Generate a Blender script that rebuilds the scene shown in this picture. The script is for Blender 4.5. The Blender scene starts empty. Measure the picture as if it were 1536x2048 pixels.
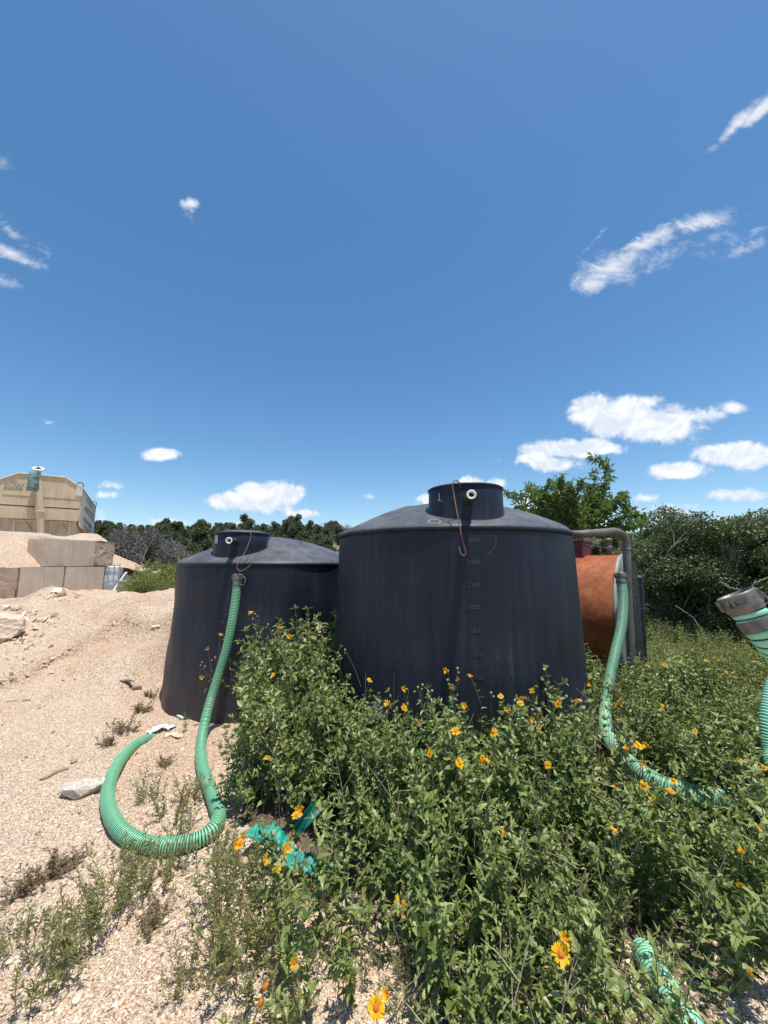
import bpy, math, random
import numpy as np
from mathutils import Vector, Matrix, Euler

# ------------------------------------------------------------------ scene, camera, light
SC = bpy.context.scene
COL = SC.collection
EYE = 1.6
PITCH = math.radians(7.7)
FPX = 769.0
cam_d = bpy.data.cameras.new("camera")
cam = bpy.data.objects.new("camera", cam_d)
COL.objects.link(cam)
cam.location = (0, 0, EYE)
cam.rotation_euler = (math.radians(90) + PITCH, 0, 0)
cam_d.sensor_fit = 'VERTICAL'
cam_d.sensor_height = 24.0
cam_d.lens = 24.0 * FPX / 2048.0
cam_d.clip_start = 0.05
cam_d.clip_end = 3000
SC.camera = cam
SC.render.resolution_x, SC.render.resolution_y = 768, 1024
SC.view_settings.view_transform = 'Standard'
SC.view_settings.look = 'None'
SC.view_settings.exposure = 0.16
SC.view_settings.gamma = 1.0
SC.view_settings.use_curve_mapping = False

SUNV = Vector((0.13, -0.14, 1.0)).normalized()
sun_d = bpy.data.lights.new("sun", 'SUN')
sun_d.energy = 5.0
sun_d.angle = math.radians(0.53)
sun_d.color = (1.0, 0.955, 0.88)
sun = bpy.data.objects.new("sun", sun_d)
COL.objects.link(sun)
sun.rotation_euler = SUNV.to_track_quat('Z', 'Y').to_euler()

CF = np.array([0, math.cos(PITCH), math.sin(PITCH)])
CU = np.array([0, -math.sin(PITCH), math.cos(PITCH)])


def ray(px, py):
    return np.array([(px - 768) / FPX, 0, 0]) + CF + (1024 - py) / FPX * CU


def P(px, py, Y):
    """the point at distance Y ahead seen at that place of the photograph"""
    d = ray(px, py)
    k = Y / d[1]
    return Vector((d[0] * k, Y, EYE + d[2] * k))


def G(px, py, z=0.0):
    d = ray(px, py)
    k = (z - EYE) / d[2]
    return Vector((d[0] * k, d[1] * k, z))


def project(x, y, z):
    v = np.stack([x, y, z - EYE], -1)
    dep = v @ CF
    dep = np.where(dep < 0.05, 0.05, dep)
    return 768 + FPX * v[..., 0] / dep, 1024 - FPX * (v @ CU) / dep


# ------------------------------------------------------------------ node helpers
class NT:
    def __init__(self, tree):
        self.t = tree

    def n(self, typ, ins=None, **kw):
        nd = self.t.nodes.new(typ)
        for k, v in kw.items():
            setattr(nd, k, v)
        if ins:
            for k, v in ins.items():
                s = nd.inputs[k]
                if isinstance(v, bpy.types.NodeSocket):
                    self.t.links.new(v, s)
                else:
                    s.default_value = v
        return nd

    def math(self, op, a, b=None, c=None, clamp=False):
        nd = self.t.nodes.new('ShaderNodeMath')
        nd.operation = op
        nd.use_clamp = clamp
        for i, v in enumerate((a, b, c)):
            if v is None:
                continue
            if isinstance(v, bpy.types.NodeSocket):
                self.t.links.new(v, nd.inputs[i])
            else:
                nd.inputs[i].default_value = v
        return nd.outputs[0]

    def noise(self, vec, scale, detail=4, rough=0.55, dist=0.0):
        nd = self.n('ShaderNodeTexNoise', {'Scale': scale, 'Detail': detail, 'Roughness': rough, 'Distortion': dist})
        if vec is not None:
            self.t.links.new(vec, nd.inputs['Vector'])
        return nd.outputs[0]

    def ramp(self, fac, stops):
        nd = self.t.nodes.new('ShaderNodeValToRGB')
        e = nd.color_ramp.elements
        while len(e) > 1:
            e.remove(e[0])
        e[0].position = stops[0][0]
        e[0].color = (*stops[0][1], 1) if len(stops[0][1]) == 3 else stops[0][1]
        for p, c in stops[1:]:
            el = e.new(p)
            el.color = (*c, 1) if len(c) == 3 else c
        self.t.links.new(fac, nd.inputs[0])
        return nd.outputs[0]

    def mix(self, fac, a, b, blend='MIX'):
        nd = self.t.nodes.new('ShaderNodeMix')
        nd.data_type = 'RGBA'
        nd.blend_type = blend
        for idx, v in ((0, fac), (6, a), (7, b)):
            if isinstance(v, bpy.types.NodeSocket):
                self.t.links.new(v, nd.inputs[idx])
            else:
                nd.inputs[idx].default_value = v if idx == 0 else (*v, 1)
        return nd.outputs[2]

    def maprange(self, v, a, b, c=0.0, d=1.0, smooth=True):
        nd = self.n('ShaderNodeMapRange', {'From Min': a, 'From Max': b, 'To Min': c, 'To Max': d})
        nd.interpolation_type = 'SMOOTHSTEP' if smooth else 'LINEAR'
        self.t.links.new(v, nd.inputs[0])
        return nd.outputs[0]


# ------------------------------------------------------------------ world: sky and clouds
world = bpy.data.worlds.new("World")
SC.world = world
world.use_nodes = True
wt = world.node_tree
wt.nodes.clear()
W = NT(wt)
sky = W.n('ShaderNodeTexSky')
sky.sky_type = 'NISHITA'
sky.sun_disc = False
sky.sun_elevation = math.asin(SUNV.z)
sky.sun_rotation = math.atan2(SUNV.x, SUNV.y)
sky.altitude = 300
sky.air_density = 1.0
sky.dust_density = 0.6
sky.ozone_density = 2.0
tc = W.n('ShaderNodeTexCoord')
D = tc.outputs['Generated']
skycol = W.n('ShaderNodeHueSaturation', {'Hue': 0.495, 'Saturation': 1.22, 'Value': 1.10, 'Color': sky.outputs[0]}).outputs[0]


def cloud_dir(px, py):
    return Vector(ray(px, py)).normalized()


def cloud_field(lst):
    acc = None
    for (px, py, rx, ry, ang, gain) in lst:
        c = cloud_dir(px, py)
        right = (cloud_dir(px + 5, py) - c).normalized()
        # angular sizes follow the local magnification of the lens
        sx = (cloud_dir(px + rx, py) - cloud_dir(px - rx, py)).length / 2
        sy = (cloud_dir(px, py + ry) - cloud_dir(px, py - ry)).length / 2
        up = (cloud_dir(px, py - 5) - c).normalized()
        fwd = c
        a = math.radians(ang)
        ax = (right * math.cos(a) + up * math.sin(a)).normalized()
        az = fwd
        ay = az.cross(ax).normalized()
        ax = ay.cross(az).normalized()
        m = Matrix((ax, ay, az)).transposed()
        mp = W.n('ShaderNodeMapping', {'Location': c, 'Rotation': m.to_euler(), 'Scale': (sx, sy, 0.8)}, vector_type='TEXTURE')
        wt.links.new(D, mp.inputs['Vector'])
        ln = W.n('ShaderNodeVectorMath', operation='LENGTH')
        wt.links.new(mp.outputs[0], ln.inputs[0])
        v = W.math('MULTIPLY_ADD', ln.outputs['Value'], -gain, gain)
        acc = v if acc is None else W.math('MAXIMUM', acc, v)
    return acc


cumulus = [
    (1228, 832, 100, 42, 0, 1.5), (1305, 850, 100, 40, -4, 1.4), (1400, 834, 50, 16, 0, .7), (1190, 815, 52, 30, 0, 1.1), (1330, 876, 30, 18, -10, .6),
    (1125, 896, 92, 22, 2, 1.1), (1195, 895, 60, 13, -4, .8), (1085, 925, 70, 18, -5, .8), (1470, 815, 26, 12, -10, .45),
    (1490, 912, 100, 28, -4, 1.4), (1358, 943, 60, 18, 0, 1.0), (1480, 990, 60, 11, 0, .55), (1300, 997, 34, 11, 0, .55), (1330, 1020, 52, 16, 0, .55),
    (1500, 1045, 50, 12, 0, .5), (555, 988, 62, 28, 0, 1.3), (500, 1003, 100, 22, 0, 1.3), (530, 1012, 60, 16, -8, .7), (505, 982, 40, 18, 0, .9),
    (605, 1028, 28, 10, 0, .7), (318, 911, 42, 12, 0, .8), (225, 970, 24, 7, 0, .3), (215, 990, 22, 7, 0, .3), (340, 1046, 40, 8, 0, .4),
    (945, 965, 40, 14, 0, .8), (990, 966, 34, 12, 0, .6), (850, 1000, 20, 18, 0, .7), (1070, 1005, 40, 26, 0, .6), (200, 1040, 12, 30, 0, .5),
    (95, 845, 16, 6, 0, .25), (735, 992, 16, 5, 0, .22), (460, 1050, 40, 7, 0, .4), (376, 408, 20, 14, 10, .5),
]
cirrus = [
    (1230, 530, 100, 46, 24, 1.0), (1300, 480, 110, 26, 24, 1.15), (1390, 448, 110, 24, 10, 1.1), (1180, 568, 50, 22, 5, .9), (1330, 510, 60, 30, 20, .6), (1420, 480, 80, 34, 10, .35),
    (1485, 500, 50, 16, 24, .6), (1195, 475, 36, 9, 45, .45), (1465, 258, 62, 22, 42, 1.1), (1520, 222, 60, 20, 40, 1.1),
    (1530, 450, 40, 14, 35, .4), (20, 505, 70, 20, -22, 1.0), (50, 520, 60, 16, -25, .8), (20, 462, 60, 20, -45, .6), (5, 560, 40, 18, -20, .7), (85, 495, 34, 14, 30, .3),
    (5, 325, 20, 24, -40, .5), (380, 435, 34, 16, -70, .35), (405, 467, 16, 8, 0, .25), (1405, 870, 40, 14, 70, .2), (1250, 555, 80, 26, 10, .5),
]
n1 = W.noise(D, 17.0, 9, 0.62, 0.4)
nb = W.noise(D, 42.0, 5, 0.55, 0.2)
Fc = cloud_field(cumulus)
nn = W.math('MULTIPLY_ADD', n1, 1.9, -0.96)
nn = W.math('MULTIPLY_ADD', nb, 0.5, W.math('ADD', nn, -0.27))
dens_c = W.maprange(W.math('ADD', Fc, nn), -0.14, 0.40)
mpc = W.n('ShaderNodeMapping', {'Vector': D, 'Rotation': (0.3, 0.55, 0.35), 'Scale': (0.9, 3.0, 2.1)})
n2 = W.noise(mpc.outputs[0], 8.5, 9, 0.66, 1.1)
n3 = W.noise(mpc.outputs[0], 34.0, 6, 0.65, 0.8)
Fi = cloud_field(cirrus)
nn2 = W.math('MULTIPLY_ADD', n2, 2.4, -1.32)
nn2 = W.math('MULTIPLY_ADD', n3, 1.0, W.math('ADD', nn2, -0.52))
dens_i = W.maprange(W.math('ADD', Fi, nn2), -0.05, 1.1)
dens_i = W.math('MULTIPLY', dens_i, 0.92)
# puffs are whiter on their tops than at their bases
off = W.n('ShaderNodeVectorMath', {0: D, 1: (0, 0, -0.014)}, operation='ADD').outputs[0]
n1b = W.noise(off, 17.0, 9, 0.62, 0.4)
sh = W.math('SUBTRACT', n1, n1b)
shade = W.maprange(W.math('MULTIPLY_ADD', sh, 1.0, 0.0), -0.10, 0.14)
ccol = W.mix(shade, (0.70, 0.77, 0.87), (0.93, 0.95, 0.98))
bg_sky = W.n('ShaderNodeBackground', {'Color': skycol, 'Strength': 0.130})
bg_cl = W.n('ShaderNodeBackground', {'Color': ccol, 'Strength': 1.0})
bg_ci = W.n('ShaderNodeBackground', {'Color': (0.86, 0.91, 0.98, 1), 'Strength': 0.88})
mxc = W.n('ShaderNodeMixShader', {0: W.math('MULTIPLY', dens_c, 0.96), 1: bg_sky.outputs[0], 2: bg_cl.outputs[0]})
mxi = W.n('ShaderNodeMixShader', {0: dens_i, 1: mxc.outputs[0], 2: bg_ci.outputs[0]})
wo = W.n('ShaderNodeOutputWorld', {0: mxi.outputs[0]})
world.cycles.sampling_method = 'MANUAL'
world.cycles.sample_map_resolution = 512

# ------------------------------------------------------------------ materials
MATS = {}


def new_mat(name):
    m = bpy.data.materials.new(name)
    m.use_nodes = True
    m.node_tree.nodes.clear()
    return m, NT(m.node_tree)


def out(T, sh, disp=None):
    o = T.n('ShaderNodeOutputMaterial', {0: sh})
    return o


def attr(T, name='var'):
    return T.n('ShaderNodeAttribute', attribute_name=name).outputs['Fac']


def objvec(T):
    return T.n('ShaderNodeTexCoord').outputs['Object']


def bump(T, h, strength=0.5, dist=0.01, normal=None):
    ins = {'Height': h, 'Strength': strength, 'Distance': dist}
    if normal is not None:
        ins['Normal'] = normal
    return T.n('ShaderNodeBump', ins).outputs[0]


def geo_pos(T):
    return T.n('ShaderNodeNewGeometry').outputs['Position']


def mat_leaf(name, cols, trans=0.3, rough=0.46, spec=0.5):
    m, T = new_mat(name)
    v = attr(T)
    n = T.noise(geo_pos(T), 2.2, 3, 0.6)
    f = T.math('ADD', T.math('MULTIPLY', v, 0.72), T.math('MULTIPLY', n, 0.36), clamp=True)
    c = T.ramp(f, cols)
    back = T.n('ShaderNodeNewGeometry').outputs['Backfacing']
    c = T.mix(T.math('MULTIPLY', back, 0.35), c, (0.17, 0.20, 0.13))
    p = T.n('ShaderNodeBsdfPrincipled', {'Base Color': c, 'Roughness': rough, 'Specular IOR Level': spec})
    tcol = T.mix(1.0, c, (1.25, 1.35, 0.55), 'MULTIPLY')
    t = T.n('ShaderNodeBsdfTranslucent', {'Color': tcol})
    mx = T.n('ShaderNodeMixShader', {0: trans, 1: p.outputs[0], 2: t.outputs[0]})
    out(T, mx.outputs[0])
    return m


MATS['weed_leaf'] = mat_leaf('weed_leaf', [(0.0, (0.04, 0.072, 0.014)), (0.28, (0.090, 0.142, 0.028)), (0.6, (0.205, 0.255, 0.068)), (0.84, (0.33, 0.37, 0.125)), (0.94, (0.40, 0.40, 0.17)), (1.0, (0.30, 0.22, 0.12))], 0.22)
MATS['field_leaf'] = mat_leaf('field_leaf', [(0.0, (0.085, 0.115, 0.022)), (0.4, (0.165, 0.205, 0.048)), (0.8, (0.25, 0.27, 0.07)), (1.0, (0.33, 0.29, 0.10))])
MATS['fern_leaf'] = mat_leaf('fern_leaf', [(0.0, (0.13, 0.155, 0.042)), (0.5, (0.24, 0.25, 0.075)), (0.85, (0.33, 0.31, 0.12)), (1.0, (0.36, 0.29, 0.17))], 0.4)
MATS['oak_leaf'] = mat_leaf('oak_leaf', [(0.0, (0.026, 0.044, 0.015)), (0.45, (0.062, 0.092, 0.028)), (0.85, (0.12, 0.15, 0.048)), (1.0, (0.18, 0.17, 0.065))], 0.18, 0.5)
MATS['juniper_leaf'] = mat_leaf('juniper_leaf', [(0.0, (0.036, 0.052, 0.020)), (0.5, (0.072, 0.092, 0.034)), (1.0, (0.135, 0.135, 0.058))], 0.1, 0.7)
MATS['bright_leaf'] = mat_leaf('bright_leaf', [(0.0, (0.05, 0.10, 0.02)), (0.5, (0.115, 0.20, 0.042)), (1.0, (0.22, 0.31, 0.075))], 0.3, 0.45)
MATS['grey_twig'] = mat_leaf('grey_twig', [(0.0, (0.09, 0.09, 0.085)), (0.5, (0.16, 0.155, 0.15)), (1.0, (0.25, 0.24, 0.23))], 0.0, 0.9, 0.1)
MATS['dry_leaf'] = mat_leaf('dry_leaf', [(0.0, (0.10, 0.065, 0.035)), (0.5, (0.24, 0.17, 0.10)), (1.0, (0.42, 0.33, 0.2))], 0.1, 0.9, 0.1)


def mat_simple(name, col, rough=0.6, metal=0.0, spec=0.5, var=0.25, scale=8.0, bmp=0.0, bscale=60.0, col2=None, bd=0.003):
    m, T = new_mat(name)
    o = objvec(T)
    n = T.noise(o, scale, 5, 0.6)
    c2 = col2 if col2 else tuple(max(0.0, c * (1 - var)) for c in col)
    c1 = tuple(min(1.0, c * (1 + var * 0.5)) for c in col)
    c = T.ramp(n, [(0.3, c2), (0.68, c1)])
    ins = {'Base Color': c, 'Roughness': rough, 'Metallic': metal, 'Specular IOR Level': spec}
    if bmp:
        ins['Normal'] = bump(T, T.noise(o, bscale, 4, 0.6), bmp, bd)
    p = T.n('ShaderNodeBsdfPrincipled', ins)
    out(T, p.outputs[0])
    return m


MATS['stem'] = mat_simple('stem', (0.17, 0.19, 0.095), 0.7, scale=10)
MATS['dry_stem'] = mat_simple('dry_stem', (0.34, 0.28, 0.2), 0.85)
MATS['bud'] = mat_simple('bud', (0.30, 0.29, 0.15), 0.8)
MATS['petal'] = None
m, T = new_mat('petal')
v = attr(T)
c = T.ramp(v, [(0.0, (0.80, 0.26, 0.005)), (0.45, (0.88, 0.45, 0.008)), (1.0, (0.90, 0.62, 0.015))])
p = T.n('ShaderNodeBsdfPrincipled', {'Base Color': c, 'Roughness': 0.5, 'Specular IOR Level': 0.3})
t = T.n('ShaderNodeBsdfTranslucent', {'Color': c})
out(T, T.n('ShaderNodeMixShader', {0: 0.35, 1: p.outputs[0], 2: t.outputs[0]}).outputs[0])
MATS['petal'] = m
MATS['disc'] = mat_simple('disc', (0.62, 0.22, 0.015), 0.8, scale=300, bmp=0.8, bscale=900, col2=(0.42, 0.12, 0.01))
MATS['bark'] = mat_simple('bark', (0.19, 0.16, 0.13), 0.9, scale=14, bmp=0.7, bscale=30, bd=0.02)
MATS['pale_bark'] = mat_simple('pale_bark', (0.34, 0.30, 0.26), 0.9, scale=14, bmp=0.7, bscale=30, bd=0.02)


# gravel ground
def gravel_color(T, pos, fine=130.0):
    """crushed cream and pink limestone: grain colour by cell, stains by large noise"""
    vo = T.n('ShaderNodeTexVoronoi', {'Vector': pos, 'Scale': fine, 'Randomness': 1.0})
    cellv = T.n('ShaderNodeSeparateColor', {0: vo.outputs['Color']}).outputs[0]
    grain = T.ramp(cellv, [(0.0, (0.27, 0.178, 0.118)), (0.16, (0.50, 0.37, 0.265)), (0.5, (0.67, 0.505, 0.365)), (0.8, (0.77, 0.615, 0.455)), (1.0, (0.86, 0.75, 0.60))])
    big = T.noise(pos, 0.7, 4, 0.6)
    pink = T.maprange(big, 0.42, 0.66)
    c = T.mix(T.math('MULTIPLY', pink, 0.50), grain, T.mix(1.0, grain, (0.92, 0.74, 0.66), 'MULTIPLY'))
    st = T.noise(pos, 2.6, 6, 0.7)
    stain = T.maprange(st, 0.60, 0.74)
    c = T.mix(T.math('MULTIPLY', stain, 0.45), c, (0.27, 0.19, 0.14))
    st2 = T.maprange(T.noise(pos, 0.55, 5, 0.62, 0.8), 0.50, 0.68)
    c = T.mix(T.math('MULTIPLY', st2, 0.24), c, (0.38, 0.27, 0.20))
    return c, vo


m, T = new_mat('gravel')
pos = geo_pos(T)
c, vo = gravel_color(T, pos)
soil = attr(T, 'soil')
c = T.mix(soil, c, T.ramp(T.noise(pos, 12, 5, 0.6), [(0.3, (0.05, 0.036, 0.022)), (0.7, (0.13, 0.098, 0.062))]))  # soil colour, darkened further to paint in the shade between the weeds
h1 = T.math('MULTIPLY', vo.outputs['Distance'], -1.0)
vo2 = T.n('ShaderNodeTexVoronoi', {'Vector': pos, 'Scale': 38.0, 'Randomness': 1.0})
h2 = T.noise(pos, 16, 6, 0.62)
hh = T.math('ADD', T.math('MULTIPLY', h1, 0.6), T.math('MULTIPLY', vo2.outputs['Distance'], -0.7))
b1 = bump(T, hh, 0.85, 0.018)
b2 = bump(T, h2, 0.6, 0.06, b1)
p = T.n('ShaderNodeBsdfPrincipled', {'Base Color': c, 'Roughness': 0.92, 'Specular IOR Level': 0.15, 'Normal': b2})
out(T, p.outputs[0])
MATS['gravel'] = m

m, T = new_mat('chip')
v = attr(T)
c = T.ramp(v, [(0.0, (0.13, 0.10, 0.078)), (0.08, (0.27, 0.195, 0.14)), (0.2, (0.50, 0.375, 0.27)), (0.5, (0.67, 0.52, 0.38)), (0.8, (0.77, 0.63, 0.475)), (1.0, (0.86, 0.77, 0.64))])
p = T.n('ShaderNodeBsdfPrincipled', {'Base Color': c, 'Roughness': 0.9, 'Specular IOR Level': 0.15})
out(T, p.outputs[0])
MATS['chip'] = m

MATS['limestone'] = mat_simple('limestone', (0.70, 0.62, 0.51), 0.9, spec=0.15, scale=7, col2=(0.45, 0.34, 0.25), bmp=0.9, bscale=35, bd=0.02)
MATS['white_stone'] = mat_simple('white_stone', (0.64, 0.57, 0.48), 0.9, spec=0.15, scale=60, col2=(0.30, 0.25, 0.21), bmp=0.8, bscale=70, bd=0.006)
MATS['rust_rock'] = mat_simple('rust_rock', (0.52, 0.38, 0.27), 0.9, spec=0.15, scale=4, col2=(0.66, 0.58, 0.48), bmp=0.9, bscale=20, bd=0.03)


def mat_concrete(name, a, b, rough_face=False):
    m, T = new_mat(name)
    o = objvec(T)
    n = T.noise(o, 2.2, 6, 0.65)
    nf = T.noise(o, 45, 4, 0.6)
    f = T.math('ADD', T.math('MULTIPLY', n, 0.75), T.math('MULTIPLY', nf, 0.25))
    c = T.ramp(f, [(0.34, b), (0.62, a)])
    run = T.maprange(T.noise(T.n('ShaderNodeMapping', {'Vector': o, 'Scale': (9, 9, 0.8)}).outputs[0], 1.0, 5, 0.7), 0.52, 0.66)
    c = T.mix(T.math('MULTIPLY', run, 0.40), c, tuple(x * 0.62 for x in b))
    spk = T.maprange(T.noise(o, 120, 3, 0.6), 0.66, 0.74)
    c = T.mix(T.math('MULTIPLY', spk, 0.5), c, tuple(x * 0.45 for x in b))
    if rough_face:
        bb = bump(T, T.noise(o, 14, 8, 0.7), 1.0, 0.06)
    else:
        bb = bump(T, T.noise(o, 50, 5, 0.6), 0.3, 0.008)
    p = T.n('ShaderNodeBsdfPrincipled', {'Base Color': c, 'Roughness': 0.93, 'Specular IOR Level': 0.15, 'Normal': bb})
    out(T, p.outputs[0])
    return m


MATS['concrete'] = mat_concrete('concrete', (0.60, 0.50, 0.395), (0.46, 0.365, 0.28))
MATS['concrete_pink'] = mat_concrete('concrete_pink', (0.58, 0.44, 0.345), (0.42, 0.295, 0.225), True)
MATS['concrete_grey'] = mat_concrete('concrete_grey', (0.36, 0.33, 0.29), (0.22, 0.19, 0.17), True)


def mat_poly(name, dusty=0.52, tint=(0.0095, 0.0130, 0.0230)):
    """sun-faded black polyethylene with vertical rain streaks, dust and scuffs"""
    m, T = new_mat(name)
    o = objvec(T)
    st = T.n('ShaderNodeMapping', {'Vector': o, 'Scale': (19, 19, 0.6)}).outputs[0]
    streak = T.noise(st, 1.0, 5, 0.6)
    blot = T.noise(o, 1.5, 5, 0.6)
    f = T.math('ADD', T.math('MULTIPLY', streak, 0.40), T.math('MULTIPLY', blot, 0.60))
    c = T.ramp(f, [(0.30, tuple(x * .6 for x in tint)), (0.50, tuple(x * 1.5 for x in tint)), (0.64, (0.028, 0.034, 0.047)), (0.78, (0.085, 0.092, 0.108))])
    oz = T.n('ShaderNodeSeparateXYZ', {0: o}).outputs[2]
    low = T.maprange(T.math('MULTIPLY_ADD', T.noise(o, 4, 6, 0.7), 0.9, oz), 1.5, .35)
    c = T.mix(T.math('MULTIPLY', low, 0.30), c, (0.16, 0.125, 0.095))
    z = T.n('ShaderNodeSeparateXYZ', {0: T.n('ShaderNodeNewGeometry').outputs['Normal']}).outputs[2]
    top = T.maprange(z, 0.25, 0.9)
    dn = T.maprange(T.noise(o, 3.5, 7, 0.7), 0.3, 0.75, 0.35, 1.0)
    c = T.mix(T.math('MULTIPLY', T.math('MULTIPLY', top, dn), dusty), c, (0.27, 0.27, 0.265))
    sc = T.n('ShaderNodeTexNoise', {'Vector': T.n('ShaderNodeMapping', {'Vector': o, 'Rotation': (0.4, 0.2, 0.6), 'Scale': (2.5, 2.5, 14)}).outputs[0], 'Scale': 1.6, 'Detail': 8, 'Roughness': 0.75, 'Distortion': 2.5}).outputs[0]
    scuff = T.maprange(sc, 0.66, 0.78)
    c = T.mix(T.math('MULTIPLY', scuff, 0.34), c, (0.18, 0.19, 0.21))
    # dark wash-off patch low on the wall
    dk = T.maprange(T.noise(T.n('ShaderNodeMapping', {'Vector': o, 'Location': (3, 1, 2), 'Scale': (1.3, 1.3, 0.8)}).outputs[0], 1.3, 4, 0.6), 0.52, 0.66)
    spot = T.maprange(T.noise(o, 22, 5, 0.75), 0.45, 0.6)
    c = T.mix(T.math('MULTIPLY', T.math('MULTIPLY', dk, spot), 0.6), c, (0.012, 0.014, 0.02))
    b = bump(T, T.noise(T.n('ShaderNodeMapping', {'Vector': o, 'Scale': (1, 1, 0.35)}).outputs[0], 3.5, 3, 0.5), 0.35, 0.02)
    b = bump(T, T.noise(o, 90, 3, 0.5), 0.12, 0.003, b)
    r = T.maprange(blot, 0.3, 0.7, 0.40, 0.58)
    p = T.n('ShaderNodeBsdfPrincipled', {'Base Color': c, 'Roughness': r, 'Specular IOR Level': 0.24, 'Normal': b})
    out(T, p.outputs[0])
    return m


MATS['poly'] = mat_poly('black_polyethylene')
MATS['poly_mark'] = mat_simple('mark_plastic', (0.052, 0.058, 0.072), 0.5, scale=40, var=0.5)
MATS['seam'] = mat_simple('seam_plastic', (0.012, 0.013, 0.018), 0.6)
MATS['white_pvc'] = mat_simple('white_pvc', (0.78, 0.77, 0.72), 0.45, scale=20)
MATS['grey_sticker'] = mat_simple('sticker', (0.45, 0.45, 0.47), 0.6, scale=60, var=0.6)
MATS['rebar'] = mat_simple('rusty_rebar', (0.19, 0.10, 0.075), 0.75, 0.2, scale=30, bmp=0.4, bscale=150)
MATS['cast_metal'] = mat_simple('cast_aluminium', (0.19, 0.175, 0.155), 0.5, 0.35, scale=25, var=0.45, bmp=0.3, bscale=180)
MATS['dark_metal'] = mat_simple('dirty_metal', (0.17, 0.165, 0.155), 0.6, 0.4, scale=20, var=0.5)
MATS['pipe_grey'] = mat_simple('grey_painted_pipe', (0.15, 0.138, 0.122), 0.6, 0.1, scale=5, var=0.5, col2=(0.09, 0.082, 0.075))
MATS['white_plastic'] = mat_simple('white_plastic', (0.72, 0.73, 0.72), 0.5, scale=4)
MATS['steel_blue'] = mat_simple('galvanised_steel', (0.36, 0.42, 0.46), 0.5, 0.3)
MATS['orange'] = mat_simple('orange_sheeting', (0.62, 0.13, 0.04), 0.6)
MATS['maroon'] = mat_simple('maroon_paint', (0.13, 0.018, 0.02), 0.6, scale=6, var=0.5)
MATS['teal_sheet'] = mat_simple('teal_sheet', (0.01, 0.29, 0.215), 0.55, scale=12, var=0.3)
MATS['teal_dark'] = mat_simple('teal_dark', (0.004, 0.12, 0.085), 0.4, scale=12)
MATS['bag'] = mat_simple('green_bag', (0.22, 0.33, 0.29), 0.6, scale=9, col2=(0.02, 0.06, 0.05))
MATS['black_panel'] = mat_simple('black_panel', (0.022, 0.025, 0.04), 0.5, scale=6, var=0.5)
MATS['paper'] = mat_simple('paper', (0.72, 0.74, 0.75), 0.7, scale=60, var=0.6)
MATS['pale_pipe'] = mat_simple('pale_pipe', (0.50, 0.70, 0.60), 0.5)
MATS['wood'] = mat_simple('weathered_wood', (0.33, 0.25, 0.17), 0.9, scale=25, bmp=0.5, bscale=80)
MATS['web'] = mat_leaf('web', [(0.0, (0.3, 0.32, 0.31)), (1.0, (0.5, 0.52, 0.5))], 0.3, 0.8, 0.1)

# rusty steel barrel: primer orange worn and burnt darker to brown in patches
m, T = new_mat('rust_barrel')
o = objvec(T)
n = T.noise(o, 1.6, 6, 0.65)
n2_ = T.noise(T.n('ShaderNodeMapping', {'Vector': o, 'Scale': (1, 5, 5)}).outputs[0], 3.0, 6, 0.7)
f = T.math('ADD', T.math('MULTIPLY', n, 0.6), T.math('MULTIPLY', n2_, 0.4))
c = T.ramp(f, [(0.30, (0.11, 0.028, 0.012)), (0.44, (0.26, 0.072, 0.026)), (0.58, (0.42, 0.14, 0.052)), (0.75, (0.33, 0.16, 0.07))])
spk = T.maprange(T.noise(o, 55, 4, 0.7), 0.6, 0.72)
c = T.mix(T.math('MULTIPLY', spk, 0.45), c, (0.17, 0.05, 0.02))
p = T.n('ShaderNodeBsdfPrincipled', {'Base Color': c, 'Roughness': 0.72, 'Specular IOR Level': 0.3, 'Normal': bump(T, T.noise(o, 60, 5, 0.6), 0.3, 0.004)})
out(T, p.outputs[0])
MATS['rust'] = m
MATS['end_plate'] = mat_simple('grey_green_plate', (0.26, 0.31, 0.30), 0.6, 0.2, scale=3, var=0.5, col2=(0.13, 0.10, 0.08), bmp=0.3)

# hopper paint: sand coloured with dust runs
m, T = new_mat('hopper_paint')
o = objvec(T)
run = T.noise(T.n('ShaderNodeMapping', {'Vector': o, 'Scale': (9, 9, 0.9)}).outputs[0], 1.0, 6, 0.7)
bl = T.noise(o, 1.3, 5, 0.6)
f = T.math('ADD', T.math('MULTIPLY', run, 0.5), T.math('MULTIPLY', bl, 0.5))
c = T.ramp(f, [(0.30, (0.40, 0.30, 0.195)), (0.45, (0.55, 0.44, 0.30)), (0.68, (0.66, 0.56, 0.41))])
p = T.n('ShaderNodeBsdfPrincipled', {'Base Color': c, 'Roughness': 0.8, 'Specular IOR Level': 0.2, 'Normal': bump(T, T.noise(o, 30, 4, 0.6), 0.2, 0.01)})
out(T, p.outputs[0])
MATS['hopper'] = m
MATS['hopper_side'] = mat_simple('hopper_side', (0.62, 0.58, 0.48), 0.8, spec=0.2, scale=3, col2=(0.50, 0.46, 0.37))
MATS['hopper_dark'] = mat_simple('hopper_dark', (0.22, 0.16, 0.115), 0.85, spec=0.2, scale=5)
MATS['faded_print'] = mat_simple('faded_print', (0.20, 0.175, 0.145), 0.8, scale=30, var=0.6, col2=(0.42, 0.37, 0.30))
MATS['hole'] = mat_simple('dark_hole', (0.035, 0.03, 0.028), 0.9)


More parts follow.
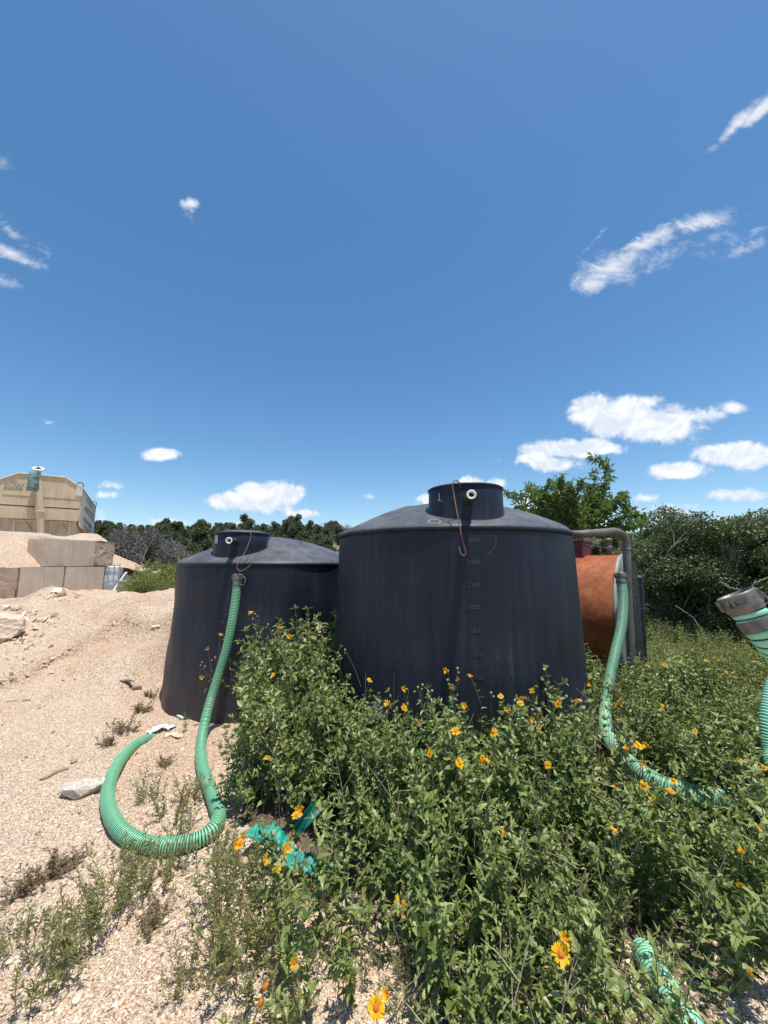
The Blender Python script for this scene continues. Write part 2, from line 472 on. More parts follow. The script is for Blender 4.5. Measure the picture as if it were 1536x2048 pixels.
def mat_hose(name, light, dark, lo=.42, hi=.62):
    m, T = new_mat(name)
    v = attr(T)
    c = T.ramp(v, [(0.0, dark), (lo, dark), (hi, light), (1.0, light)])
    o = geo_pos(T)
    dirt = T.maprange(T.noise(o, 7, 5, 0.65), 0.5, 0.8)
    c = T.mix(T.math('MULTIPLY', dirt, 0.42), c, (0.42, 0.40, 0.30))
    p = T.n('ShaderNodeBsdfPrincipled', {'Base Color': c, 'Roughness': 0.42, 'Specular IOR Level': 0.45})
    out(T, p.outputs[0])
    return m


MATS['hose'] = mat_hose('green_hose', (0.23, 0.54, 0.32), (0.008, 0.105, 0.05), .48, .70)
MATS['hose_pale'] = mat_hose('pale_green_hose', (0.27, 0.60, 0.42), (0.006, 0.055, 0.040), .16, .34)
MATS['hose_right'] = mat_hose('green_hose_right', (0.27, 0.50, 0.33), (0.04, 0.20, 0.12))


# ------------------------------------------------------------------ mesh helpers
def mesh_arrays(name, V, faces, var=None, extra=None, smooth=False):
    """V (N,3); faces: list of int arrays (k, n) of polygons with n corners"""
    me = bpy.data.meshes.new(name)
    V = np.ascontiguousarray(V, dtype=np.float32)
    me.vertices.add(len(V))
    me.vertices.foreach_set('co', V.ravel())
    loops = np.concatenate([np.asarray(f, dtype=np.int32).ravel() for f in faces])
    sizes = np.concatenate([np.full(len(f), np.asarray(f).shape[1], dtype=np.int32) for f in faces])
    starts = np.concatenate([[0], np.cumsum(sizes)[:-1]]).astype(np.int32)
    me.loops.add(len(loops))
    me.loops.foreach_set('vertex_index', loops)
    me.polygons.add(len(sizes))
    me.polygons.foreach_set('loop_start', starts)
    me.polygons.foreach_set('loop_total', sizes)
    me.polygons.foreach_set('use_smooth', np.full(len(sizes), bool(smooth)))
    if var is not None:
        a = me.attributes.new('var', 'FLOAT', 'POINT')
        a.data.foreach_set('value', np.ascontiguousarray(var, dtype=np.float32))
    if extra:
        for k, arr in extra.items():
            a = me.attributes.new(k, 'FLOAT', 'POINT')
            a.data.foreach_set('value', np.ascontiguousarray(arr, dtype=np.float32))
    me.update(calc_edges=True)
    me.validate()
    return me


class MB:
    """collects pieces of geometry that make ONE part"""

    def __init__(self):
        self.v, self.f, self.a, self.n = [], [], [], 0

    def add(self, V, F, var=0.5):
        V = np.asarray(V, dtype=np.float64).reshape(-1, 3)
        self.v.append(V)
        if isinstance(F, np.ndarray):
            F = [F]
        for f in F:
            if isinstance(f, np.ndarray):
                self.f.append(f + self.n)
            else:
                self.f.append(np.array([f]) + self.n)
        self.a.append(np.full(len(V), var) if np.isscalar(var) else np.asarray(var))
        self.n += len(V)
        return self

    def merge(self, o):
        if o.n:
            for V, a in zip(o.v, o.a):
                self.v.append(V)
                self.a.append(a)
            for f in o.f:
                self.f.append(f + self.n)
            self.n += o.n
        return self

    def mesh(self, name, mats, smooth=False):
        by = {}
        for f in self.f:
            by.setdefault(f.shape[1], []).append(f)
        faces = [np.concatenate(x) for x in by.values()]
        me = mesh_arrays(name, np.concatenate(self.v), faces, np.concatenate(self.a), None, smooth)
        for m_ in (mats if isinstance(mats, (list, tuple)) else [mats]):
            me.materials.append(MATS[m_] if isinstance(m_, str) else m_)
        return me

    def obj(self, name, mats, parent=None, smooth=False, loc=(0, 0, 0)):
        """loc: where the origin goes; geometry is in world coordinates (or in the parent's)"""
        me = self.mesh(name, mats, smooth)
        if loc != (0, 0, 0):
            me.transform(Matrix.Translation(-Vector(loc)))
        o = bpy.data.objects.new(name, me)
        COL.objects.link(o)
        o.location = loc
        if parent:
            o.parent = parent
        return o


def empty(name, loc=(0, 0, 0), rot=(0, 0, 0)):
    o = bpy.data.objects.new(name, None)
    COL.objects.link(o)
    o.location = loc
    o.rotation_euler = rot
    o.empty_display_size = 0.1
    return o


def tag(o, label=None, cat=None, group=None, kind=None):
    if label:
        o['label'] = label
    if cat:
        o['category'] = cat
    if group:
        o['group'] = group
    if kind:
        o['kind'] = kind
    return o


def child(mb, name, mats, root, smooth=False):
    """part whose geometry is given in world coordinates, parented to root (which may be placed anywhere)"""
    me = mb.mesh(name, mats, smooth)
    o = bpy.data.objects.new(name, me)
    COL.objects.link(o)
    o.parent = root
    M = Matrix.Identity(4)
    r = root
    while r is not None:
        M = Matrix.LocRotScale(r.location, r.rotation_euler, r.scale) @ M
        r = r.parent
    me.transform(M.inverted())
    return o


def box(mb, c, s, rot=None, var=0.5, bev=0.0):
    """box with optional chamfered vertical and top edges"""
    hx, hy, hz = s[0] / 2, s[1] / 2, s[2] / 2
    if bev <= 0:
        V = np.array([(x, y, z) for z in (-hz, hz) for (x, y) in ((-hx, -hy), (hx, -hy), (hx, hy), (-hx, hy))])
        F = np.array([(3, 2, 1, 0), (4, 5, 6, 7), (0, 1, 5, 4), (1, 2, 6, 5), (2, 3, 7, 6), (3, 0, 4, 7)])
        fs = [F]
    else:
        def ring(z, ins):
            x, y = hx - ins, hy - ins
            b = bev
            return [(-x + b, -y, z), (x - b, -y, z), (x, -y + b, z), (x, y - b, z), (x - b, y, z), (-x + b, y, z), (-x, y - b, z), (-x, -y + b, z)]
        V = np.array(ring(-hz, bev * .7) + ring(-hz + bev, 0) + ring(hz - bev, 0) + ring(hz, bev * .7))
        q = []
        for k in range(3):
            for i in range(8):
                j = (i + 1) % 8
                q.append((k * 8 + i, k * 8 + j, k * 8 + 8 + j, k * 8 + 8 + i))
        fs = [np.array(q), np.array([list(range(24, 32))]), np.array([list(range(7, -1, -1))])]
    if rot is not None:
        R = np.array(rot.to_matrix() if hasattr(rot, 'to_matrix') else rot)
        V = V @ R.T
    mb.add(V + np.array(c), fs, var)
    return mb


def lathe(mb, prof, c=(0, 0, 0), seg=48, rot=None, var=0.5, cap0=False, cap1=False, wob=None):
    """prof: list of (r, z)"""
    a = np.linspace(0, 2 * np.pi, seg, endpoint=False)
    V = []
    for (r, z) in prof:
        rr = np.full(seg, r)
        zz = np.full(seg, z)
        if wob:
            rr, zz = wob(a, rr, zz)
        V.append(np.stack([rr * np.cos(a), rr * np.sin(a), zz], -1))
    V = np.concatenate(V)
    i = np.arange(seg)
    j = (i + 1) % seg
    F = [np.stack([k * seg + i, k * seg + j, (k + 1) * seg + j, (k + 1) * seg + i], -1) for k in range(len(prof) - 1)]
    if cap0:
        F.append(np.array([list(range(seg - 1, -1, -1))]))
    if cap1:
        b = (len(prof) - 1) * seg
        F.append(np.array([list(range(b, b + seg))]))
    if rot is not None:
        V = V @ np.array(rot.to_matrix() if hasattr(rot, 'to_matrix') else rot).T
    mb.add(V + np.array(c), F, var)
    return mb


def catmull(pts, n):
    pts = np.asarray(pts, dtype=float)
    p = np.vstack([2 * pts[0] - pts[1], pts, 2 * pts[-1] - pts[-2]])
    res = []
    for i in range(len(pts) - 1):
        p0, p1, p2, p3 = p[i:i + 4]
        for t in np.linspace(0, 1, n, endpoint=False):
            res.append(0.5 * ((2 * p1) + (-p0 + p2) * t + (2 * p0 - 5 * p1 + 4 * p2 - p3) * t * t + (-p0 + 3 * p1 - 3 * p2 + p3) * t ** 3))
    res.append(pts[-1])
    return np.array(res)


def resample(path, step):
    path = np.asarray(path)
    d = np.linalg.norm(np.diff(path, axis=0), axis=1)
    s = np.concatenate([[0], np.cumsum(d)])
    n = max(2, int(s[-1] / step))
    t = np.linspace(0, s[-1], n + 1)
    return np.stack([np.interp(t, s, path[:, k]) for k in range(3)], -1), t


def frames(path):
    T_ = np.gradient(path, axis=0)
    T_ /= np.linalg.norm(T_, axis=1)[:, None] + 1e-12
    N = np.zeros_like(path)
    up = np.array([0, 0, 1.0]) if abs(T_[0][2]) < 0.9 else np.array([1.0, 0, 0])
    n = np.cross(up, T_[0])
    n /= np.linalg.norm(n)
    for i in range(len(path)):
        n = n - T_[i] * np.dot(n, T_[i])
        n /= np.linalg.norm(n) + 1e-12
        N[i] = n
    B = np.cross(T_, N)
    return T_, N, B


def tube(mb, path, r, seg=8, var=0.5, caps=True):
    path = np.asarray(path, dtype=float)
    _, N, B = frames(path)
    r = np.full(len(path), r) if np.isscalar(r) else np.asarray(r)
    a = np.linspace(0, 2 * np.pi, seg, endpoint=False)
    V = path[:, None, :] + r[:, None, None] * (np.cos(a)[None, :, None] * N[:, None, :] + np.sin(a)[None, :, None] * B[:, None, :])
    m_ = len(path)
    i = np.arange(seg)
    j = (i + 1) % seg
    k = np.arange(m_ - 1)[:, None] * seg
    F = np.stack([k + i, k + j, k + seg + j, k + seg + i], -1).reshape(-1, 4)
    fs = [F]
    if caps:
        fs.append(np.array([list(range(seg - 1, -1, -1))]))
        fs.append(np.array([list(range((m_ - 1) * seg, m_ * seg))]))
    vv = var if np.isscalar(var) else np.repeat(var, seg)
    mb.add(V.reshape(-1, 3), fs, vv)
    return mb


def hose_mesh(path, r, pitch, seg=22, per=6):
    """corrugated suction hose: the ribs wind along it as a helix"""
    p, t = resample(path, pitch / per)
    _, N, B = frames(p)
    a = np.linspace(0, 2 * np.pi, seg, endpoint=False)
    ph = (t[:, None] / pitch + a[None, :] / (2 * np.pi)) % 1.0
    prof = 0.5 + 0.5 * np.cos(2 * np.pi * ph)
    prof = prof ** 0.7
    rr = r * (0.93 + 0.075 * prof)
    V = p[:, None, :] + rr[..., None] * (np.cos(a)[None, :, None] * N[:, None, :] + np.sin(a)[None, :, None] * B[:, None, :])
    k = np.arange(len(p) - 1)[:, None] * seg
    i = np.arange(seg)
    j = (i + 1) % seg
    F = np.stack([k + i, k + j, k + seg + j, k + seg + i], -1).reshape(-1, 4)
    mb = MB()
    mb.add(V.reshape(-1, 3), [F, np.array([list(range(seg - 1, -1, -1))]), np.array([list(range((len(p) - 1) * seg, len(p) * seg))])], prof.ravel())
    return mb


def scatter(mb, TV, TF, pos, R, S, var):
    """copies of a small template merged: TV (n,3), TF list of arrays, pos (M,3), R (M,3,3) columns = axes, S (M,3)"""
    M_ = len(pos)
    if M_ == 0:
        return mb
    n = len(TV)
    V = (TV[None, :, :] * S[:, None, :])
    V = np.einsum('mij,mnj->mni', R, V) + pos[:, None, :]
    offs = (np.arange(M_) * n)[:, None, None]
    fs = [(f[None, :, :] + offs).reshape(-1, f.shape[1]) for f in TF]
    mb.add(V.reshape(-1, 3), fs, np.repeat(var, n))
    return mb


# leaf templates: x along the leaf, y across, z up
LEAF_V = np.array([(0, 0, 0), (1.0, 0, -.10), (.20, .40, .10), (.60, .36, .07), (.20, -.40, .10), (.60, -.36, .07)])
LEAF_F = [np.array([(0, 1, 3, 2), (0, 4, 5, 1)])]
SLIM_V = np.array([(0, 0, 0), (.5, .5, .05), (1.0, 0, -.06), (.5, -.5, .05)])
SLIM_F = [np.array([(0, 3, 2, 1)])]
# toothed arrowhead leaf for plants near the camera
TOOTH_V = np.array([(0, 0, 0), (.12, 0, .0), (.4, 0, .03), (.7, 0, .02), (1.0, 0, -.12),
                    (.06, .36, .07), (.24, .50, .12), (.30, .36, .09), (.50, .38, .09), (.55, .24, .06), (.78, .17, .02),
                    (.06, -.36, .07), (.24, -.50, .12), (.30, -.36, .09), (.50, -.38, .09), (.55, -.24, .06), (.78, -.17, .02)])
TOOTH_F = [np.array([(0, 1, 5), (1, 7, 6), (1, 6, 5), (1, 2, 7), (2, 9, 8), (2, 8, 7), (2, 3, 9), (3, 10, 9), (3, 4, 10),
                     (0, 11, 1), (1, 12, 13), (1, 11, 12), (1, 13, 2), (2, 14, 15), (2, 13, 14), (2, 15, 3), (3, 15, 16), (3, 16, 4)])]


def axes_from(D_, U_):
    D_ = D_ / (np.linalg.norm(D_, axis=-1, keepdims=True) + 1e-12)
    Y_ = np.cross(U_, D_)
    Y_ /= (np.linalg.norm(Y_, axis=-1, keepdims=True) + 1e-12)
    Z_ = np.cross(D_, Y_)
    return np.stack([D_, Y_, Z_], -1)


def hash2(ix, iy, s):
    h = (ix * 374761393 + iy * 668265263 + s * 974634777) & 0xffffffff
    h = ((h ^ (h >> 13)) * 1274126177) & 0xffffffff
    h = h ^ (h >> 16)
    return (h & 0xffffff) / float(0xffffff)


def vnoise(x, y, s=0):
    x = np.asarray(x, float)
    y = np.asarray(y, float)
    ix, iy = np.floor(x).astype(np.int64), np.floor(y).astype(np.int64)
    fx, fy = x - ix, y - iy
    fx = fx * fx * (3 - 2 * fx)
    fy = fy * fy * (3 - 2 * fy)
    a, b, c_, d = hash2(ix, iy, s), hash2(ix + 1, iy, s), hash2(ix, iy + 1, s), hash2(ix + 1, iy + 1, s)
    return (a * (1 - fx) + b * fx) * (1 - fy) + (c_ * (1 - fx) + d * fx) * fy


def fbm(x, y, o=4, s=0):
    v, a, t = 0, 0.5, 0
    for k in range(o):
        v = v + a * vnoise(x * 2 ** k, y * 2 ** k, s + k)
        t += a
        a *= 0.5
    return v / t


def sstep(a, b, x):
    t = np.clip((x - a) / (b - a), 0, 1)
    return t * t * (3 - 2 * t)


def in_poly(x, y, poly):
    r = np.zeros(np.shape(x), dtype=bool)
    n = len(poly)
    for i in range(n):
        x1, y1 = poly[i]
        x2, y2 = poly[(i + 1) % n]
        c_ = ((y1 > y) != (y2 > y))
        with np.errstate(divide='ignore', invalid='ignore'):
            xi = (x2 - x1) * (y - y1) / (y2 - y1 + 1e-12) + x1
        r ^= (c_ & (x < xi))
    return r


# ------------------------------------------------------------------ terrain
TANKS = [(0.708, 4.10), (-1.54, 5.37)]
TR = 1.2


def seg_dist(x, y, pts):
    """signed side and distance to a polyline"""
    best = np.full(np.shape(x), 1e9)
    side = np.zeros(np.shape(x))
    for (x1, y1), (x2, y2) in zip(pts[:-1], pts[1:]):
        dx, dy = x2 - x1, y2 - y1
        L2 = dx * dx + dy * dy
        t = np.clip(((x - x1) * dx + (y - y1) * dy) / L2, 0, 1)
        d = np.hypot(x - x1 - t * dx, y - y1 - t * dy)
        s_ = dx * (y - y1) - dy * (x - x1)
        side = np.where(d < best, s_, side)
        best = np.minimum(best, d)
    return best, np.sign(side)


LEDGES = []


def terrain(x, y, fine=True):
    x = np.asarray(x, float)
    y = np.asarray(y, float)
    rise = np.interp(y, [3.5, 4.5, 5.5, 6.5, 7.4, 10, 14, 20, 30], [0, .10, .40, .84, .92, .92, .85, .6, 0.0])
    wl = 1 - sstep(-3.0, -2.3, x)
    z = rise * wl
    z = z + .30 * np.exp(-((x + 3.85) / .75) ** 2 - ((y - 6.75) / .55) ** 2)
    z = z + .26 * np.exp(-((x + 6.15) / .38) ** 2 - ((y - 7.25) / .35) ** 2)
    z = z + .10 * np.exp(-((x + 5.0) / .8) ** 2 - ((y - 5.3) / .4) ** 2)
    # the tank stands in a level cut
    d1 = np.hypot(x - TANKS[1][0], y - TANKS[1][1])
    z = z * sstep(1.26, 1.95, d1)
    # ground falls away to the right
    z = z - .42 * sstep(1.0, 4.0, x) * sstep(3.2, 8.5, y) * (1 - sstep(22, 60, y))
    # wooded hill
    z = z + 8.6 * sstep(22, 100, y) + 1.2 * (fbm(x / 25, y / 25, 3, 9) - .5) * sstep(20, 60, y)
    z = z + .05 * (fbm(x * .9, y * .9, 3, 3) - .5)
    lf = sstep(-.3, -2.4, x)
    if fine:
        z = z + (.030 * (fbm(x * 4, y * 4, 4, 5) - .5) + .016 * (fbm(x * 16, y * 16, 3, 7) - .5))
        rough = sstep(4.2, 5.5, y) * lf
        z = z + rough * (.26 * (fbm(x * 1.8, y * 2.6, 5, 21) - .5) + .05 * (np.abs(fbm(x * 5, y * 7, 3, 22) - .5)))
        for pts, hgt, wd in LEDGES:
            d, s_ = seg_dist(x, y, pts)
            w_ = np.exp(-(d / wd) ** 2)
            jit = .03 * (fbm(x * 9, y * 9, 3, 31) - .5)
            z = z + hgt * w_ * (sstep(-.012, .012, s_ * d + jit) - .5)
    return z


def t1(x, y):
    return float(terrain(np.array([x]), np.array([y]))[0])


def GT(px, py, lift=0.0):
    """point of the ground seen there"""
    d = ray(px, py)
    ks = np.linspace(0.5, 14, 1500)
    xs, ys, zs = d[0] * ks, d[1] * ks, EYE + d[2] * ks
    hit = np.nonzero(zs < terrain(xs, ys) + lift)[0]
    i = hit[0] if len(hit) else len(ks) - 1
    return Vector((xs[i], ys[i], zs[i]))


def px_ledge(pts, hgt, wd):
    LEDGES.append(([tuple(GT(*p)[:2]) for p in pts], hgt, wd))


px_ledge([(-40, 1375), (20, 1366), (60, 1352), (100, 1322), (150, 1300)], .10, .40)
px_ledge([(208, 1266), (225, 1250), (260, 1248), (300, 1258), (350, 1252)], .10, .3)
px_ledge([(-20, 1890), (60, 1862), (150, 1800), (220, 1750)], .03, .25)
px_ledge([(20, 1945), (140, 1930), (200, 1880), (260, 1830)], .035, .2)

# polar grid: fine near the viewpoint, coarse far off, all the way round
az = np.concatenate([np.linspace(-180, -60, 40, endpoint=False), np.linspace(-60, 60, 360, endpoint=False), np.linspace(60, 180, 40, endpoint=False)])
rad = np.concatenate([[0.02, .4, .7], np.geomspace(1.0, 12, 340), np.geomspace(12.4, 900, 90)])
A_, R_ = np.meshgrid(np.radians(az), rad)
X_, Y_ = R_ * np.sin(A_), R_ * np.cos(A_)
Z_ = terrain(X_, Y_)
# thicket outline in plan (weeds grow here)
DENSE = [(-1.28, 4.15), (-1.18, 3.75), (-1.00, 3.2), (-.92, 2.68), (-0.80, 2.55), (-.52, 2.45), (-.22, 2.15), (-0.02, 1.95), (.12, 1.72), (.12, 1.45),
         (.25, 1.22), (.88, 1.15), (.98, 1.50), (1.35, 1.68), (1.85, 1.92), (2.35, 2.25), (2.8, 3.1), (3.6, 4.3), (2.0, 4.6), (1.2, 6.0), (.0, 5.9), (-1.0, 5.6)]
soil_shadeA = np.clip(in_poly(X_, Y_, DENSE) * .8 + sstep(1.5, 2.6, X_) * sstep(2.2, 3.5, Y_) * .9 + sstep(14, 24, Y_) * .8, 0, .9)  # soil mask; its dark tone also carries painted shade under the weeds
soil_shadeA = soil_shadeA * (0.6 + .8 * fbm(X_ * 3, Y_ * 3, 3, 44))
nA = len(az)
V = np.stack([X_, Y_, Z_], -1).reshape(-1, 3)
i = np.arange(nA)
j = (i + 1) % nA
k = np.arange(len(rad) - 1)[:, None] * nA
F = np.stack([k + i, k + seg_ if False else k + nA + i, k + nA + j, k + j], -1).reshape(-1, 4)
me = mesh_arrays('ground', V, [F, np.array([list(range(nA))])], None, {'soil': np.clip(soil_shadeA, 0, 1).ravel()}, True)
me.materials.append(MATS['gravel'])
ground = bpy.data.objects.new('ground', me)
COL.objects.link(ground)
tag(ground, 'pale pinkish crushed limestone ground sloping up to the left', kind='structure')

# ------------------------------------------------------------------ loose gravel chips
rng = np.random.default_rng(11)
CHIP_V = np.array([(1, 0, 0.1), (.2, .9, -.1), (-.95, .25, .1), (-.3, -.9, 0), (.1, .1, .75), (0, 0, -.7), (.65, -.75, .1)])
CHIP_F = [np.array([(0, 1, 4), (1, 2, 4), (2, 3, 4), (3, 6, 4), (6, 0, 4), (1, 0, 5), (2, 1, 5), (3, 2, 5), (6, 3, 5), (0, 6, 5)])]


def rand_rot(n, r):
    q = r.normal(size=(n, 4))
    q /= np.linalg.norm(q, axis=1)[:, None]
    w_, x_, y_, z_ = q.T
    return np.stack([np.stack([1 - 2 * (y_ ** 2 + z_ ** 2), 2 * (x_ * y_ - z_ * w_), 2 * (x_ * z_ + y_ * w_)], -1),
                     np.stack([2 * (x_ * y_ + z_ * w_), 1 - 2 * (x_ ** 2 + z_ ** 2), 2 * (y_ * z_ - x_ * w_)], -1),
                     np.stack([2 * (x_ * z_ - y_ * w_), 2 * (y_ * z_ + x_ * w_), 1 - 2 * (x_ ** 2 + y_ ** 2)], -1)], 1)


NCH = 85000
rr = np.exp(rng.uniform(np.log(1.2), np.log(8.0), NCH))
aa = np.radians(rng.uniform(-52, 48, NCH))
cx, cy = rr * np.sin(aa), rr * np.cos(aa)
keep = ~((cx > 0.3) & (cy > 1.9)) & ~in_poly(cx, cy, [(-1.0, 2.7), (-.4, 2.3), (.1, 2.0), (.3, 1.9), (1, 1.9), (1, 6), (-1.7, 6), (-1.7, 4)])
for (tx, ty) in TANKS:
    keep &= np.hypot(cx - tx, cy - ty) > 1.27
cx, cy, rr = cx[keep], cy[keep], rr[keep]
cz = terrain(cx, cy)
sz = rng.lognormal(-5.42, .42, len(cx)) * (0.95 + .04 * rr)
big = rng.random(len(cx)) < .012
sz = np.where(big, sz * rng.uniform(1.6, 3.0, len(cx)), sz)
S = np.stack([sz * rng.uniform(.8, 1.3, len(cx)), sz * rng.uniform(.7, 1.1, len(cx)), sz * rng.uniform(.45, .9, len(cx))], -1)
mb = MB()
scatter(mb, CHIP_V, CHIP_F, np.stack([cx, cy, cz + sz * .12], -1), rand_rot(len(cx), rng), S, np.clip(rng.normal(.55, .24, len(cx)), 0, 1))
o = mb.obj('gravel', 'chip')
tag(o, 'loose crushed limestone chips strewn over the pale ground', 'gravel', kind='stuff')


# ------------------------------------------------------------------ rocks
def rock(name, c, s, mat, label, cat, rotz=0.0, seed=0, n=4, amp=.22, squash=1.0, parent=None):
    r = np.random.default_rng(seed)
    t = (1 + 5 ** .5) / 2
    import bmesh
    bm = bmesh.new()
    bmesh.ops.create_icosphere(bm, subdivisions=n, radius=1.0)
    V = np.array([v.co[:] for v in bm.verts])
    F = np.array([[v.index for v in f.verts] for f in bm.faces])
    bm.free()
    # cut by random planes for a broken stone look
    for _ in range(11):
        d = r.normal(size=3)
        d /= np.linalg.norm(d)
        lim = r.uniform(.55, .85)
        h = V @ d
        V = V - np.maximum(h - lim, 0)[:, None] * d[None, :]
    V = V * (1 + amp * (fbm(V[:, 0] * 2 + 7 * V[:, 2] + seed, V[:, 1] * 2 + 3 * V[:, 2], 4, seed) - .5))[:, None]
    V = V * np.array(s)
    ca, sa = math.cos(rotz), math.sin(rotz)
    V = V @ np.array([[ca, sa, 0], [-sa, ca, 0], [0, 0, 1]])
    mb = MB().add(V + np.array(c), [F])
    o = mb.obj(name, mat, loc=tuple(c))
    if cat:
        tag(o, label, cat)
    return o


# ------------------------------------------------------------------ water tanks
ROMAN = None


def text_mesh(txt, size, depth=0.003):
    cu = bpy.data.curves.new('lettering', 'FONT')
    cu.body = txt
    cu.size = size
    cu.extrude = depth
    cu.align_x = 'CENTER'
    cu.align_y = 'CENTER'
    cu.resolution_u = 2
    ob = bpy.data.objects.new('lettering', cu)
    COL.objects.link(ob)
    dg = bpy.context.evaluated_depsgraph_get()
    dg.update()
    me = bpy.data.meshes.new_from_object(ob.evaluated_get(dg))
    COL.objects.unlink(ob)
    bpy.data.objects.remove(ob)
    return me


def wall_r(z, zb, zt):
    t = (z - zb) / (zt - zb)
    return 1.245 * (1 - t) + 1.172 * t


def make_tank(c, zb, zt, tur, rib_angles, dent, label, marks, mark_px, fit_px, name='water_tank'):
    root = empty(name, (c[0], c[1], zb))
    tag(root, label, 'water tank', 'black water tanks')
    seg = 160
    # wall
    mb = MB()
    zs = np.linspace(zb, zt - .03, 34)
    prof = [(wall_r(z, zb, zt), z) for z in zs]

    def wob(a, r_, z_):
        t = (z_[0] - zb) / (zt - zb)
        r_ = r_ + .004 * np.sin(a * 5 + t * 3) + .003 * np.sin(a * 11 + 1.3)
        if dent:
            # buckled bands in the left tank's wall
            b = math.sin(math.pi * min(1, max(0, t))) ** 1
            r_ = r_ - .050 * b * np.exp(-((np.angle(np.exp(1j * (a - 3.55)))) / .30) ** 2) * math.exp(-((t - .72) / .16) ** 2)
            r_ = r_ + .016 * b * np.sin(a * 7 + t * 9) * math.exp(-((t - .6) / .25) ** 2)
        return r_, z_
    lathe(mb, prof, (c[0], c[1], 0), seg, wob=wob)
    child(mb, 'tank_wall', 'poly', root, True)
    # seam groove and dome with lip
    mb = MB()
    R = wall_r(zt, zb, zt)
    lathe(mb, [(R - .012, zt - .035), (R - .014, zt - .012)], (c[0], c[1], 0), seg)
    child(mb, 'seam_ring', 'seam', root, True)
    mb = MB()
    prof = [(R - .013, zt - .013), (R + .008, zt - .010), (R + .013, zt), (R + .010, zt + .016), (R - .01, zt + .034)]
    for t in np.linspace(.04, 1, 22):
        rr_ = (R - .01) * (1 - t) + .02
        prof.append((rr_, zt + .034 + .345 * (1 - (rr_ / R) ** 1.75)))

    def wobd(a, r_, z_):
        rn = r_[0] / R
        add = np.zeros_like(a)
        for ra in rib_angles:
            d = np.angle(np.exp(1j * (a - ra))) * r_
            add = add + .020 * np.exp(-(d / .030) ** 2) * sstep(.36, .5, rn) * (1 - sstep(.955, .99, rn))
        return r_ + .003 * np.sin(a * 6) * (rn > .9), z_ + add
    lathe(mb, prof, (c[0], c[1], 0), 288, cap1=True, wob=wobd)
    child(mb, 'dome', 'poly', root, True)
    # neck set off centre, with flared foot
    tx, ty = tur
    dd = math.hypot(tx - c[0], ty - c[1])
    zn = zt + .20
    mb = MB()
    rn = .315
    zt2 = zt + .352
    base = []

    def wobn(a, r_, z_):
        # the foot follows the dome
        X = tx + r_ * np.cos(a)
        Yy = ty + r_ * np.sin(a)
        rd = np.hypot(X - c[0], Yy - c[1])
        zd = zt + .034 + .345 * (1 - np.minimum(1.0, rd / R) ** 1.75)
        w = np.clip((zt2 - z_) / .30, 0, 1)
        lo = zd - .012
        return r_, np.where(z_ < zt2 - .20, lo + (z_ - (zt2 - .30)) * .25, z_)
    prof = [(rn + .05, zt2 - .300), (rn + .022, zt2 - .285), (rn + .008, zt2 - .25), (rn + .004, zt2 - .215), (rn + .002, zt2 - .14), (rn, zt2 - .012), (rn - .008, zt2)]
    lathe(mb, prof, (tx, ty, 0), 96, wob=wobn)
    child(mb, 'manway_neck', 'poly', root, True)
    mb = MB()
    lathe(mb, [(rn - .006, zt2 - .004), (rn + .006, zt2 + .002), (rn + .008, zt2 + .014), (rn - .004, zt2 + .022), (rn - .05, zt2 + .030), (rn * .62, zt2 + .047), (rn * .3, zt2 + .052), (.01, zt2 + .053)], (tx, ty, 0), 96, cap1=True)
    child(mb, 'lid', 'poly', root, True)
    # inlet stub with white liner
    fp = Vector(fit_px)
    dirv = Vector((fp.x - tx, fp.y - ty, 0)).normalized()
    q = dirv.to_track_quat('Z', 'Y')
    start = Vector((tx, ty, fp.z)) + dirv * (rn - .02)
    L = math.hypot(fp.x - tx, fp.y - ty) - rn + .02
    mb = MB()
    lathe(mb, [(.040, 0), (.040, L * .35), (.034, L * .36), (.034, L)], start, 24, q, cap0=True)
    o = child(mb, 'inlet_pipe', 'seam', root, True)
    mb = MB()
    lathe(mb, [(.0345, L - .006), (.0350, L + .004), (.031, L + .006), (.021, L + .005), (.020, L - .06)], start, 24, q)
    ch = child(mb, 'pipe_rim', 'white_pvc', root, True)
    mb = MB()
    lathe(mb, [(.021, L - .05), (.001, L - .051)], start, 16, q)
    child(mb, 'pipe_bore', 'hole', root)
    # volume marks moulded into the wall
    for (txt, mpx, mpy) in marks:
        d = ray(mpx, mpy)
        lo, hi = 1.0, 8.0
        ks = np.linspace(1, 8, 7000)
        xs, ys, zs_ = d[0] * ks, d[1] * ks, EYE + d[2] * ks
        rad_ = np.hypot(xs - c[0], ys - c[1])
        hit = np.nonzero(rad_ < np.array([wall_r(z, zb, zt) for z in zs_]) + .002)[0]
        if not len(hit):
            continue
        h = hit[0]
        pt = Vector((xs[h], ys[h], zs_[h]))
        nrm = Vector((pt.x - c[0], pt.y - c[1], 0)).normalized()
        me = text_mesh(txt, .046, .0022)
        me.materials.append(MATS['poly_mark'])
        o = bpy.data.objects.new('gallon_mark', me)
        COL.objects.link(o)
        xa = Vector((0, 0, 1)).cross(nrm).normalized()
        M = Matrix((xa, Vector((0, 0, 1)), nrm)).transposed().to_4x4()
        M.translation = pt + nrm * .002
        me.transform(root.matrix_basis.inverted() @ M if False else Matrix.Translation(-root.location) @ M)
        o.parent = root
        me.name = 'gallon_mark'
    return root


